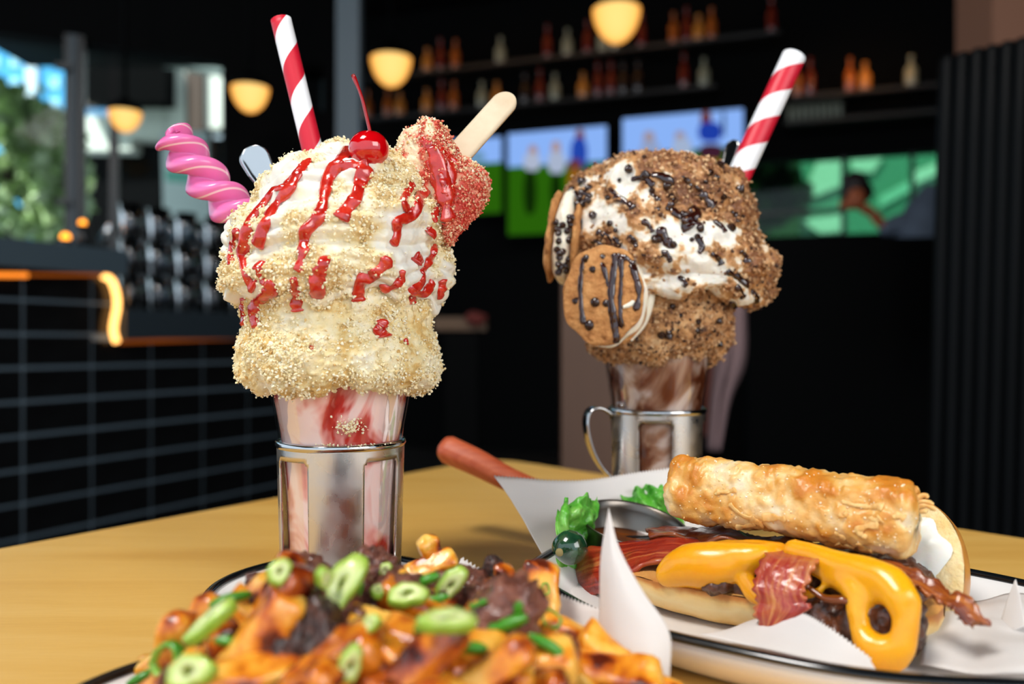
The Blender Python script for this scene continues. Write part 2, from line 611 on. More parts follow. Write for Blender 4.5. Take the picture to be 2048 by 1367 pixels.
M_leaf2 = island_mat('leaf_dark', [(0, '#1d3d14'), (0.6, '#3f6f24'), (1, '#6f9a3f')], 0.6)
M_bark = mat('bark', '#4a3a2c', 0.8)
def tree(px, py, D, rx, rz, n, m, label, seed, size=0.09):
    c = W(px, py, D)
    t = thing('tree', label, 'tree', (c[0], c[1], -0.75))
    r = np.random.default_rng(seed)
    P = unit(r.normal(size=(n, 3))) * r.uniform(0.45, 1, (n, 1)) ** 0.6
    P = c + P * np.array([rx, rx * 0.6, rz]) * (1 + 0.25 * fbm(P * 2, 2, seed)[:, None])
    V, F = crumbs(P, r.uniform(size * 0.6, size * 1.3, n), seed, 0.4, (1, 1, 0.35))
    obj('foliage', V, F, m, t, smooth=False, kind='stuff')
    V, F, _ = sweep(catmull([(c[0], c[1], -0.75), (c[0] + 0.05, c[1], -0.2), (c[0], c[1], c[2])], 8), np.linspace(0.14, 0.06, 8), 8); obj('trunk', V, F, M_bark, t)
tree(14, 330, 8.6, 0.8, 0.9, 900, M_leaf1, 'light green tree outside at the far left of the window', 1)
tree(108, 350, 9.9, 0.42, 0.85, 600, M_leaf1, 'narrower light green tree outside beside the dark door frame', 2)
tree(1520, 385, 9.5, 0.5, 0.5, 600, M_leaf2, 'dark green tree outside the bar window behind the straw', 3)
bd = thing('cream_building', 'cream building with a brown pillar outside the second left window', 'building', tuple(W(310, 300, 11)[:2]) + (-0.75,))
M_crm = mat('cream_render', '#e9eadc', 0.7); M_brn = mat('brown_pillar', '#4b382c', 0.7); M_blk2 = mat('shade_black', '#040404', 0.8, spec=0.05)
V, F = front_box(330, 120, 372, 276, 11); obj('wall', V, F, M_crm, bd, smooth=False)
V, F = front_box(405, 130, 445, 256, 11); obj('wall', V, F, M_crm, bd, smooth=False)
V, F = front_box(262, 205, 332, 276, 11); obj('wall', V, F, M_crm, bd, smooth=False)
V, F = front_box(150, 232, 262, 300, 11); obj('wall', V, F, M_crm, bd, smooth=False)
V, F = front_box(372, 120, 405, 420, 10.9); obj('pillar', V, F, M_brn, bd, smooth=False)
V, F = front_box(150, 100, 332, 204, 10.6, 0.3); obj('canopy', V, F, M_blk2, bd, smooth=False)
V, F = front_box(120, 276, 500, 900, 11.3); obj('shopfront', V, F, M_blk2, bd, smooth=False)
a, b, c, d_ = W(168, 80, 9.6), W(445, 133, 10.4), W(445, 146, 10.4), W(168, 100, 9.6)
V = np.array([a, b, c, d_, a + (0, .2, 0), b + (0, .2, 0), c + (0, .2, 0), d_ + (0, .2, 0)]); F = [[0, 1, 2, 3], [7, 6, 5, 4], [0, 4, 5, 1], [1, 5, 6, 2], [2, 6, 7, 3], [3, 7, 4, 0]]
obj('fascia_beam', V, F, mat('grey_fascia', '#9aa59d', 0.6), bd, smooth=False)
V, F = front_box(586, 110, 655, 225, 11, .3); obj('pale_wall', V, F, M_crm, smooth=False, label='pale outdoor wall seen through small window behind the straw', cat='wall')
bn = thing('standing_banner', 'white standing banner with teal print behind the pink candy', 'banner', tuple(W(372, 480, 5.6)[:2]) + (-0.75,))
p = [W(322, 262, 5.6), W(414, 262, 5.6), W(424, 482, 5.6), W(328, 482, 5.6)]
V = np.array(p + [q + np.array([0, .03, 0]) for q in p]); obj('panel', V, F_ := [[0, 3, 2, 1], [4, 5, 6, 7], [0, 1, 5, 4], [1, 2, 6, 5], [2, 3, 7, 6], [3, 0, 4, 7]], mat('banner_white', '#eaf4f2', 0.6), bn, smooth=False)
p = [W(330, 338, 5.59), W(402, 345, 5.59), W(400, 368, 5.59), W(332, 362, 5.59)]
V = np.array(p + [q + np.array([0, .008, 0]) for q in p]); obj('teal_print', V, F_, mat('teal_ink', '#7fd3bd', 0.6), bn, smooth=False)
V, F = front_box(324, 478, 426, 780, 5.58, .1); obj('stand', V, F, M_blk2, bn, smooth=False)
# green glazed terrace beyond the bar window
gb = thing('green_glass_building', 'pale green glass building outside the right end of bar window', 'building', tuple(W(1800, 400, 13)[:2]) + (-0.75,))
V, F = front_box(1420, 240, 2100, 700, 13, 1); obj('wall', V, F, mat('sea_green_glass', '#5f9a80', 0.35), gb, smooth=False)
M_pg = mat('pale_green_panel', '#d5ecd8', 0.4)
def quad_panel(pts, D, m, name, parent, th=0.03):
    p = [W(x, y, D) for x, y in pts]
    V = np.array(p + [q + np.array([0, th, 0]) for q in p]); obj(name, V, F_, m, parent, smooth=False)
quad_panel([(1640, 312), (1684, 310), (1680, 372), (1600, 404)], 12.9, M_pg, 'panel', gb)
quad_panel([(1760, 392), (1830, 355), (1830, 376), (1760, 415)], 12.9, mat('mint_panel', '#9fd6bd', 0.4), 'panel', gb)
quad_panel([(1830, 342), (1890, 318), (1890, 340), (1830, 368)], 12.9, M_pg, 'panel', gb)
quad_panel([(1600, 440), (1685, 428), (1682, 462), (1640, 466)], 12.9, M_pg, 'panel', gb)
quad_panel([(1700, 316), (1770, 308), (1745, 345), (1705, 340)], 12.9, M_pg, 'panel', gb)
V, F = front_box(1420, 320, 1600, 700, 12.5, .3); obj('hedge_wall', V, F, mat('hedge_green', '#1f4a1c', 0.8), gb, smooth=False)

# ---- tiled half wall with stepped ledge
TW, TWt, TWz, TWT = plane_fn((-1.47, 2.3), (0.48, 0.877))
half = thing('wall_bar_front', None, None, tuple(TWt(0.3)) + (-0.75,)); half['kind'] = 'structure'
half['label'] = 'black tiled half wall with stepped ledge behind the strawberry shake'
T_END, T_STEP = 1.55, 0.37
M_grout = mat('grey_grout', '#65737c', 0.6)
V, F = merge([slab_t(TWt, -0.9, T_STEP, -0.75, 0.37, 0, 0.2), slab_t(TWt, T_STEP, T_END, -0.75, 0.17, 0, 0.2)])
obj('grout_bed', V, F, M_grout, half, smooth=False)
M_tile = noise_mat('black_tile', [(0.35, '#0a0a0b'), (0.7, '#121314')], 12, rough=0.22, spec=0.35)
G = 0.0075
tile_cache = {}
dv = np.array([0.48, 0.877]); dv = dv / np.linalg.norm(dv)
ang = math.atan2(dv[1], dv[0])
for i in range(-2, 10):
    ztop = 0.1787 - 0.1 * i
    for j in range(-5, 8):
        t1, t2 = 0.0614 + 0.215 * (j - 1) + G / 2, 0.0614 + 0.215 * j - G / 2
        t2 = min(t2, T_END); 
        lim = 0.37 if (t1 + t2) / 2 < T_STEP else 0.16
        z2, z1 = min(ztop - G / 2, lim), ztop - 0.1 + G / 2
        if t1 < T_STEP < t2 and ztop > 0.18:
            t2 = T_STEP
            z2 = min(ztop - G / 2, 0.37)
        if z2 - z1 < 0.01 or t2 - t1 < 0.02: continue
        key = (round(t2 - t1, 3), round(z2 - z1, 3))
        if key not in tile_cache:
            w, h = key
            b_ = 0.003
            V = [(-w/2, 0, -h/2), (w/2, 0, -h/2), (w/2, 0, h/2), (-w/2, 0, h/2), (-w/2+b_, -.008, -h/2+b_), (w/2-b_, -.008, -h/2+b_), (w/2-b_, -.008, h/2-b_), (-w/2+b_, -.008, h/2-b_)]
            me = mesh_data('tile', V, [[0, 1, 5, 4], [1, 2, 6, 5], [2, 3, 7, 6], [3, 0, 4, 7], [4, 5, 6, 7]], False)
            me.materials.append(M_tile)
            tile_cache[key] = me
        o = bpy.data.objects.new('tile', tile_cache[key]); COL.objects.link(o); o.parent = half
        c = TWt((t1 + t2) / 2, 0.0)
        o.location = np.array([c[0], c[1], (z1 + z2) / 2]) - ROOT[half]
        o.rotation_euler = (0, 0, ang)
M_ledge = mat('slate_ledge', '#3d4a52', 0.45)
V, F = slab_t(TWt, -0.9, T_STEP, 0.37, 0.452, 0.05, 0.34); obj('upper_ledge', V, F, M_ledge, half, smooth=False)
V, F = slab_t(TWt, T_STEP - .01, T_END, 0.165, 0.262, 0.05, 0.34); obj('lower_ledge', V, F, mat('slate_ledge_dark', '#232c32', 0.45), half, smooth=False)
# warm light strip along the ledges
led = thing('light_strip', 'glowing warm light strip curling down the step of the ledge', 'light strip', tuple(TWt(T_STEP, 0.03)) + (0.16,))
def TP(px, py, off): 
    q = TW(px, off); return np.array([q[0], q[1], TWz(px, py, off)])
V, F, _ = sweep(catmull([TP(x, y, 0.03) for x, y in ((206, 551), (222, 560), (232, 585), (234, 612), (229, 640), (227, 662), (233, 684))], 40), 0.0105, 10)
obj('vertical_run', V, F, emit_mat('led_hot', '#ffb562', 3.0), led)
M_ledw = emit_mat('led_warm', '#ff8a2a', 1.1)
V, F, _ = sweep([TP(-60, 549, 0.045), TP(55, 550, 0.045)], 0.007, 8); obj('ledge_run', V, F, M_ledw, led)
V, F, _ = sweep([TP(60, 549, 0.03), TP(205, 550, 0.03)], 0.004, 8); obj('ledge_run', V, F, emit_mat('led_dim', '#b65a1c', 0.5), led)
V, F, _ = sweep([TP(240, 684, 0.03), TP(470, 676, 0.03), TP(640, 670, 0.03)], 0.006, 8); obj('ledge_run', V, F, emit_mat('led_dim2', '#a24f18', 0.45), led)

# grey steel column
q = TWt(1.60, -0.05); a = W(672, 0, q[1])[0]; b = W(718, 0, q[1])[0]
V, F = prism([(a, q[1]), (b, q[1]), (b, q[1] + .1), (a, q[1] + .1)], -0.75, 3.45)
obj('steel_column', V, F, mat('column_paint', '#4a565d', 0.5), smooth=False, label='grey steel column rising behind the strawberry milkshake', cat='column')

# stacked tumblers on the lower ledge
M_glassware = thin_glass('tumbler_glass', '#c3cbd2', 2.2, 0.12)
prof = [(0.0, 0.004), (0.027, 0.0), (0.030, 0.003), (0.032, 0.05), (0.037, 0.115), (0.0355, 0.115), (0.0305, 0.05), (0.0275, 0.012), (0.0, 0.012)]
tumbler = mesh_data('tumbler', *lathe(prof, 20)); tumbler.materials.append(M_glassware)
for cx_ in (262, 318, 372, 428, 478, 345, 400):
    row = 0 if cx_ in (262, 318, 372, 428, 478) else 1
    off = 0.0 if row == 0 else -0.14
    for lv in range(3):
        q = TW(cx_, off)
        M = Matrix.Translation((q[0], q[1], 0.2625 + lv * 0.118))
        place(tumbler, 'tumbler', None, M, 'clear glass tumbler stacked upside up on the lower slate ledge', 'glass', 'tumblers stacked on the lower ledge')
# odds and ends on the upper ledge
M_bulb = emit_mat('amber_bulb', '#ff9a2e', 3.0)
for nm, px, py, r_, lab in (('tea_light', 131, 474, 0.014, 'small glowing amber tea light on the upper ledge'), ('tea_light', 165, 446, 0.011, 'fainter amber tea light set higher behind the dark mullion')):
    q = TW(px, -0.08); z = TWz(px, py, -0.08)
    t = thing(nm, lab, 'candle', (q[0], q[1], 0.452))
    V, F = ball((q[0], q[1], z), r_); obj('flame', V, F, M_bulb, t)
    V, F = lathe([(0, 0.452), (0.02, 0.452), (0.022, z - r_ * 0.6), (0.0, z - r_ * 0.6)], 14, (q[0], q[1], 0)); obj('holder', V, F, M_frame, t)
q1, q2 = TP(200, 483, -0.05), TP(222, 452, -0.05)
V, F, _ = sweep([q1, (q1 + q2) / 2, q2], [0.009, 0.011, 0.012], 12); obj('metal_tongs', V, F, mat('bright_metal', '#d5d8d8', 0.25, 1.0), label='shiny metal utensil leaning on the upper ledge', cat='utensil')

# ---- pendant lamps
def globe_lamp(px, py_top, py_bot, wpx, label, D):
    c = W(px, py_top, D); r = wpx / 2 / FPX * D; h = (py_bot - py_top) / FPX * D
    t = thing('pendant_lamp', label, 'lamp', (c[0], c[1], c[2] - h), 'warm glass pendant lamps')
    pr = [(0.0, c[2] - h)] + [(r * math.sin(a), c[2] - h * math.cos(a) ** 1.15) for a in np.linspace(0.12, PI / 2, 14)]
    V, F = lathe(pr, 32, (c[0], c[1], 0))
    m, n, l, b = new_mat('lamp_opal'); n.remove(b)
    e = n.new('ShaderNodeEmission'); lw = n.new('ShaderNodeLayerWeight'); lw.inputs[0].default_value = 0.35
    rp = ramp(n, [(0.0, '#ffcf7a'), (0.5, '#ffb24e'), (1.0, '#e8842a')]); l.new(lw.outputs['Facing'], rp.inputs[0]); l.new(rp.outputs[0], e.inputs[0]); e.inputs[1].default_value = 0.95
    l.new(e.outputs[0], n['Material Output'].inputs[0])
    obj('opal_shade', V, F, m, t)
    V, F = lathe([(r * 1.01, c[2] - .004), (r * 1.02, c[2] + .015), (r * .8, c[2] + r * .45), (r * .3, c[2] + r * .8), (0.012, c[2] + r * .9), (0, c[2] + r * .9)], 32, (c[0], c[1], 0))
    cp_ = obj('cap', V, F, M_black, t)
    V, F = lathe([(0, c[2] + r * .9), (0.010, c[2] + r * .9), (0.010, 3.44), (0, 3.44)], 10, (c[0], c[1], 0)); obj('rod', V, F, M_black, cp_)
globe_lamp(1233, 20, 86, 95, 'largest warm pendant lamp, nearest the top right', 5.0)
globe_lamp(782, 117, 173, 81, 'warm pendant lamp between the grey column and bar shelves', 5.9)
globe_lamp(500, 175, 225, 74, 'warm pendant lamp left of the striped straw', 3.9)
globe_lamp(250, 223, 264, 62, 'smallest warm pendant lamp over the dark window mullion', 3.75)

# ---- television screens over the bar
def screen(px1, px2, yt, yb, lab, figs, dark_low):
    off = 0.35
    z2, z1 = BWz(px1, yt, off), BWz(px1, yb, off)
    q = BW((px1 + px2) / 2, off)
    t = thing('television', lab, 'television', (q[0], q[1], z1))
    V, F = slab(BW, px1 - 5, px2 + 5, z1 - .03, z2 + .03, off, 0.06); obj('casing', V, F, M_black, t, smooth=False)
    zm = z2 - (z2 - z1) * 0.33
    V, F = slab(BW, px1, px2, zm, z2, off + .004, 0.002); obj('picture_sky', V, F, emit_mat('tv_sky', '#86aef0', 0.75), t, smooth=False)
    V, F = slab(BW, px1, px2, z1, zm, off + .004, 0.002); gr_ = obj('picture_grass', V, F, emit_mat('tv_grass', '#3f8c14', 0.30), t, smooth=False)
    for k, (x, y0, y1, w, c) in enumerate(figs):
        def zz(py): return BWz(x, py, off)
        hw = w / 2
        mm = emit_mat('tv_figure', c, 0.5)
        # rounded upright blob shape: a flat picture element on the screen
        pts = []
        for a in np.linspace(0, 2 * PI, 16, endpoint=False):
            pts.append((x + hw * math.cos(a) * abs(math.cos(a)) ** -0.4 if abs(math.cos(a)) > 1e-6 else x, (y0 + y1) / 2 + (y1 - y0) / 2 * math.sin(a)))
        P = []
        for px_, py_ in pts:
            qq = BW(px_, off + .008 + k * .001); P.append((qq[0], qq[1], BWz(px_, py_, off + .008)))
        obj('picture_figure', P, [list(range(16))], mm, gr_, smooth=False)
screen(1016, 1213, 268, 470, 'wall television left of the chocolate shake showing people on grass',
       [(1066, 290, 318, 18, '#c8a090'), (1064, 305, 342, 34, '#c9d4ee'), (1112, 282, 310, 18, '#caa79a'), (1113, 302, 348, 36, '#c4d2ee'), (1112, 345, 420, 22, '#123006'), (1160, 258, 290, 18, '#8a4a38'), (1158, 275, 338, 34, '#2a52c8'), (1150, 318, 342, 28, '#7a4048'), (1150, 336, 400, 30, '#a86a1c'), (1060, 340, 430, 26, '#123006')], True)
screen(1245, 1486, 238, 452, 'larger wall television above the chocolate shake beside the straw',
       [(1298, 262, 292, 24, '#b9a8b0'), (1300, 280, 335, 42, '#a9bce6'), (1360, 262, 290, 22, '#b9a8b0'), (1364, 275, 322, 40, '#bcd0f2'), (1362, 318, 370, 22, '#123006'), (1412, 222, 256, 22, '#7a3a30'), (1420, 244, 284, 48, '#2448c0'), (1422, 288, 320, 50, '#4a2438'), (1424, 318, 372, 36, '#c8861c'), (1447, 222, 275, 6, '#0c1018')], True)
screen(905, 1003, 282, 430, 'part of a wall television behind the wooden stick', [(950, 300, 330, 40, '#7fb0d8'), (930, 330, 350, 30, '#bb8a20')], True)

# ---- back bar shelves with bottles
M_shelf = mat('shelf_black', '#15110d', 0.5)
def bottle_mesh(h, r, neck, m):
    pr = [(0, 0), (r * .92, 0), (r, .006), (r, h * .55), (r * .9, h * .62), (neck, h * .74), (neck, h * .95), (neck * 1.25, h * .955), (neck * 1.25, h), (0, h)]
    me = mesh_data('bottle', *lathe(pr, 16)); me.materials.append(m); return me
M_bots = [mat('amber_spirit', '#a4541c', 0.15, coat=0.5), mat('red_spirit', '#6a1c10', 0.15, coat=0.5), mat('pale_spirit', '#8f8f78', 0.15, coat=0.5), mat('dark_spirit', '#2c1a10', 0.15, coat=.5), mat('gold_spirit', '#c07a30', 0.15, coat=.5)]
B_ = [bottle_mesh(0.30, 0.042, 0.014, M_bots[0]), bottle_mesh(0.33, 0.040, 0.015, M_bots[1]), bottle_mesh(0.27, 0.048, 0.016, M_bots[2]), bottle_mesh(0.31, 0.04, 0.014, M_bots[3]), bottle_mesh(0.25, 0.05, 0.018, M_bots[4])]
shelves = [(1400, 176, 722, 1430, 0.28, 'upper left'), (1400, 84, 735, 1560, 0.28, 'topmost'), (1700, 186, 1580, 1890, 0.3, 'upper right'), (1700, 236, 1570, 1890, 0.3, 'lower right')]
r = random.Random(4)
for si, (rx, ry, a, b, off, nm) in enumerate(shelves):
    z = BWz(rx, ry, off)
    V, F = slab(BW, a, b, z - .03, z, off + .08, 0.3)
    obj('bar_shelf', V, F, M_shelf, smooth=False, label=nm + ' dark wooden shelf over the bar', cat='shelf')
    x = a + 14
    while x < b - 14:
        if nm != 'lower right' and r.random() < 0.62:
            k = r.choice([0, 1, 2, 3, 4, 3, 1])
            q = BW(x, off - 0.05)
            place(B_[k], 'bottle', None, Matrix.Translation((q[0], q[1], z)), ['amber', 'red', 'pale clear', 'dark brown', 'golden'][k] + ' spirit bottle on the ' + nm + ' bar shelf', 'bottle', 'bottles on the %s bar shelf' % nm)
        x += r.choice([24, 26, 30, 40])
    # small warm lamp strip under the shelf above, facing the bottles
    p1, p2 = BW(a + 60, off + .3), BW(b - 60, off + .3)
    l = bpy.data.lights.new('shelf_light', 'AREA'); l.shape = 'RECTANGLE'; l.size = float(np.linalg.norm(p2 - p1)); l.size_y = 0.03; l.energy = 0.65; l.color = (1.0, 0.5, 0.18)
    o = bpy.data.objects.new('shelf_light', l); COL.objects.link(o)
    m_ = (p1 + p2) / 2; tq = BW((a + b) / 2, off)
    o.location = (m_[0], m_[1], z + 0.42)
    dr = (Vector((tq[0], tq[1], z + .1)) - o.location)
    ux = Vector((p2[0] - p1[0], p2[1] - p1[1], 0)).normalized(); zz_ = -dr.normalized(); yy = zz_.cross(ux).normalized(); ux = yy.cross(zz_)
    o.rotation_euler = Matrix((ux, yy, zz_)).transposed().to_euler()
# pale glasses hanging rack right of the far straw
M_pale = mat('frosted_glass', '#7f8272', 0.4)
for i in range(9):
    q = BW(1580 + i * 12.5, 0.22); z = BWz(1700, 236, .3)
    V, F = lathe([(0, z), (.016, z), (.02, z + .1), (.022, z + .16), (0, z + .16)], 12, (q[0], q[1], 0)); obj('pale_jar', V, F, M_pale, label='pale jar in the close row right of the far striped straw', cat='jar', group='pale jars in a row')
# ---- bar counter
V, F = merge([slab(BW, 720, 1480, -.75, 0.86, 1.0, 0.6), slab(BW, 1480, 1960, -.75, BWz(1560, 478, 1.0), 1.0, 0.6), front_box(1500, 474, 1960, 1200, 4.6, .1)]); obj('bar_counter', V, F, M_black, smooth=False, label='long black bar counter in the dark behind the shakes', cat='counter')
ss0 = thing('side_stand', 'stand with orange light coloured into its top, right of the strawberry shake', 'side table', tuple(W(920, 640, 3.5)[:2]) + (-.75,))
V, F = front_box(866, 634, 972, 660, 3.4, .2); obj('top', V, F, mat('orange_lit_wood', '#5a3a14', .5), ss0, smooth=False)  # orange light falling on the ledge is put into this base colour
a_ = W(890, 660, 3.42); V, F = prism([(a_[0], 3.42), (a_[0] + .14, 3.42), (a_[0] + .14, 3.58), (a_[0], 3.58)], -.75, a_[2] - .004); obj('post', V, F, M_black, ss0, smooth=False)
a = W(952, 636, 3.38); V, F = ball(a, (.05, .03, .03)); V = V + .008 * fbm(V * 40, 2)[:, None]; obj('red_cloth', V, F, mat('red_cloth', '#5c1a10', .8), label='crumpled dark red cloth on the orange tinted stand', cat='cloth')

# ---- brown partition and cloth behind the chocolate shake
V, F = front_box(1124, 548, 1300, 1200, 1.75, .06); obj('wood_partition', V, F, noise_mat('brown_wood', [(.3, '#4a2f1d'), (.7, '#5a3b26')], 6, stretch=(1, 1, .1), rough=.5), smooth=False, label='brown wooden panel standing behind the chocolate shake', cat='panel')
rows = [[W(1428, 600, 1.74), W(1462, 605, 1.70), W(1494, 598, 1.74)], [W(1428, 700, 1.72), W(1460, 700, 1.68), W(1493, 720, 1.72)], [W(1420, 800, 1.72), W(1440, 790, 1.69), W(1462, 800, 1.72)], [W(1415, 900, 1.72), W(1428, 900, 1.70), W(1440, 900, 1.72)]]
G_ = patch(rows, 16, 24); G_[..., 1] += .012 * np.sin(np.linspace(0, 14, 16))[:, None]
V, F, uv = shell(G_, .004); obj('hanging_cloth', V, F, mat('pinkish_cloth', '#6e5656', .8), label='pale pinkish cloth hanging behind the chocolate shake', cat='cloth')
V, F = front_box(1412, 730, 1446, 872, 1.76, .03); obj('rust_panel', V, F, mat('rust_red', '#5c2413', .7), smooth=False, label='dark rust panel beside the glass of the chocolate shake', cat='panel')

# ---- person leaning at the bar end
D_ = 5.0
pr = thing('person', 'person in a grey blue shirt leaning at the far right end of the bar', 'person', tuple(W(1820, 500, D_)[:2]) + (-0.75,))
def bl_(px, py, rx, ry, dd=0, rz=None): return ball(W(px, py, D_ + dd), (rx, (rz or rx), ry))
sh = [bl_(1848, 440, .13, .17), bl_(1838, 470, .14, .17), bl_(1860, 405, .09, .12), bl_(1800, 448, .08, .07), bl_(1775, 455, .06, .06), bl_(1840, 560, .17, .35), bl_(1840, 660, .17, .3)]
V, F = remesh(sh, .02, 6); obj('shirt', V, F, mat('grey_blue_shirt', '#5b6676', .8), pr)
bd_ = [bl_(1752, 435, .035, .045), bl_(1735, 420, .04, .035), bl_(1718, 411, .04, .03), bl_(1700, 409, .045, .035), bl_(1688, 410, .035, .03), bl_(1768, 450, .04, .04), bl_(1712, 396, .06, .07)]
V, F = remesh(bd_, .012, 4); obj('body', V, F, mat('skin', '#a4532c', .6), pr)
V, F = remesh([bl_(1710, 372, .085, .10, .05), bl_(1702, 388, .07, .07, .05), bl_(1728, 384, .06, .07, .06)], .015, 4); obj('hair', V, F, mat('dark_hair', '#1a0d08', .6), pr)

# ---- dark channelled booth back on the right
bo = thing('booth_back', 'tall black channelled booth back at the right edge', 'booth', tuple(W(1990, 600, 1.35)[:2]) + (-0.75,))
M_booth = mat('black_leather', '#040506', 0.5, spec=0.1)
nch = 9
for i in range(nch):
    px = 1896 + i * 30; D = 1.55 - i * 0.028
    c = W(px, 100, D)
    top = W(px, 112 - i * 7.2, D)[2]
    zz_ = np.concatenate([np.linspace(-0.75, top - .012, 10), [top - .004, top]])
    C_ = np.stack([c[0] + (top - zz_) * -0.028 , np.full_like(zz_, D), zz_], -1)
    rr = np.full(len(zz_), 0.0158); rr[-2:] = (.013, .007)
    V, F, _ = sweep(C_, rr, 14); obj('channel', V, F, M_booth, bo)
V, F = prism([W(1880, 0, 1.56)[:2], W(1900 + nch * 30, 0, 1.3)[:2], W(1900 + nch * 30, 0, 1.3)[:2] + (0, .1), W(1884, 0, 1.66)[:2]], -.75, .66); obj('backing', V, F, M_black, bo, smooth=False)
V, F = front_box(1985, -300, 2300, 700, 3.6, .3); obj('tan_pillar', V, F, mat('tan_plaster', '#8a5c44', .7), smooth=False, label='tan plaster pillar above the booth in the top right corner', cat='pillar')

# ---- the table: a light wooden corner
M_wood, n_, l_, b_ = new_mat('maple_top')
tc = n_.new('ShaderNodeTexCoord'); mp = n_.new('ShaderNodeMapping'); mp.inputs['Rotation'].default_value = (0, 0, 0.42); mp.inputs['Scale'].default_value = (1.2, 14, 1)
l_.new(tc.outputs['Object'], mp.inputs['Vector'])
t1 = n_.new('ShaderNodeTexNoise'); t1.inputs['Scale'].default_value = 2.2; t1.inputs['Detail'].default_value = 6; t1.inputs['Distortion'].default_value = 0.6; l_.new(mp.outputs[0], t1.inputs['Vector'])
t2 = n_.new('ShaderNodeTexNoise'); t2.inputs['Scale'].default_value = 40; t2.inputs['Detail'].default_value = 3; l_.new(mp.outputs[0], t2.inputs['Vector'])
mx = n_.new('ShaderNodeMix'); mx.inputs[0].default_value = 0.25; l_.new(t1.outputs['Fac'], mx.inputs[2]); l_.new(t2.outputs['Fac'], mx.inputs[3])
rp = ramp(n_, [(0.3, '#dba54e'), (0.5, '#e6b45c'), (0.72, '#eec06c')]); l_.new(mx.outputs[0], rp.inputs[0]); l_.new(rp.outputs[0], b_.inputs['Base Color'])
b_.inputs['Roughness'].default_value = 0.38; b_.inputs['Coat Weight'].default_value = 0.05; b_.inputs['Coat Roughness'].default_value = .25
tb = thing('table', 'light maple wooden table corner carrying all the food', 'table', (0, .45, -0.75))
def TT(px, py): D = FPX * HC / (py - CY); return np.array([(px - CX) / FPX * D, D])
cn = TT(985, 914); e1 = unit(TT(0, 1096) - cn); e2 = unit(TT(2048, 1076) - cn)
rc = 0.06
corner = [cn + e1 * rc * (1 - s) ** 2 + e2 * rc * s ** 2 for s in np.linspace(0, 1, 9)]
xy = corner + [cn + e2 * 1.25, (.35, -.22), (-.35, -.22), cn + e1 * 1.25]
xy = [np.array(p) for p in xy]
ctr = np.mean(xy, 0)
ins = [p + unit(ctr - p) * .002 for p in xy]
V = np.array([(*p, -.03) for p in xy] + [(*p, -.002) for p in xy] + [(*p, 0.0) for p in ins])
nn = len(xy); idx = lambda k, i: k * nn + i % nn
F = [list(range(nn)), [2 * nn + i for i in range(nn)][::-1]] + [[idx(k, i), idx(k + 1, i), idx(k + 1, i + 1), idx(k, i + 1)] for k in (0, 1) for i in range(nn)]
obj('tabletop', V, F, M_wood, tb, smooth=False)
V, F = lathe([(0, -.75), (.26, -.75), (.26, -.735), (.05, -.72), (.04, -.7), (.04, -.06), (.14, -.031), (0, -.031)], 32, (0, .45, 0)); obj('pedestal', V, F, M_black, tb)

# ================================================================== CROCKERY
M_enamel = mat('white_enamel', '#f2f0ee', 0.22, coat=0.4)
M_rim = mat('black_enamel_rim', '#0f1215', 0.18, coat=0.5)
def oval_plate(name, label, c, a, b, rot, rim_z, group=None, wave=0.0, foot=0.55):
    t = thing(name, label, 'plate', (c[0], c[1], 0))
    n = 120
    th = np.linspace(0, 2 * PI, n, endpoint=False)
    ca, sa = math.cos(rot), math.sin(rot)
    def ring(f, z, wv=0.0):
        k = f * (1 + wv * np.sin(th * 9 + 1))
        x, y = a * np.cos(th) * k, b * np.sin(th) * k
        return np.stack([c[0] + x * ca - y * sa, c[1] + x * sa + y * ca, np.full(n, z) + 0.6 * wv * .02 * np.cos(th * 9)], -1)
    pr_in = [(0.0005, .006), (.55, .0058), (.72, .0065), (.82, rim_z * .45), (.90, rim_z * .8), (.965, rim_z * .97)]
    pr_out = [(.985, rim_z * .80), (.92, rim_z * .5), (.84, rim_z * .22), (.74, .0), (.3, .0), (.02, .0)]
    rings = [ring(f, z, wave * (f > .8)) for f, z in pr_in]
    G_ = np.stack(rings, 1)
    rings2 = [ring(f, z, wave * (f > .8)) for f, z in pr_out]
    Gall = np.concatenate([G_, np.stack([ring(.985, rim_z, wave)], 1), np.stack(rings2, 1)], 1)
    obj('dish', Gall.reshape(-1, 3), grid_faces(n, Gall.shape[1], True), M_enamel, t)
    C_ = ring(.982, rim_z, wave); C_ = C_
    # rolled rim, closed loop
    T = unit(np.roll(C_, -1, 0) - np.roll(C_, 1, 0)); up = np.array([0, 0, 1.]); B_n = unit(np.cross(T, up))
    ph = np.linspace(0, 2 * PI, 10, endpoint=False)
    R_ = .0021
    Gr = C_[:, None] + R_ * (np.cos(ph)[None, :, None] * B_n[:, None] * 1.4 + np.sin(ph)[None, :, None] * up)
    Gr = np.concatenate([Gr, Gr[:, :1]], 1)
    obj('rim', Gr.reshape(-1, 3), grid_faces(n, 11, True)[:, ::-1], M_rim, t)
    return t
oval_plate('saucer', 'round white enamel saucer with black rim under the strawberry shake', (-.104, .463), .0695, .0695, 0, .013)
BC = np.array([.148, .42]); BU = np.array([.855, -.516]); BU = BU / np.linalg.norm(BU); BV = np.array([-BU[1], BU[0]])
BROT = math.atan2(BU[1], BU[0])
oval_plate('oval_plate', 'white oval enamel plate with wavy black rim under the burger', BC + BU * .004, .153, .101, BROT, .025, wave=.012)
FC = np.array([-.062, .298])
oval_plate('oval_plate', 'white oval enamel plate with black rim under the loaded fries', FC, .113, .084, .12, .019)

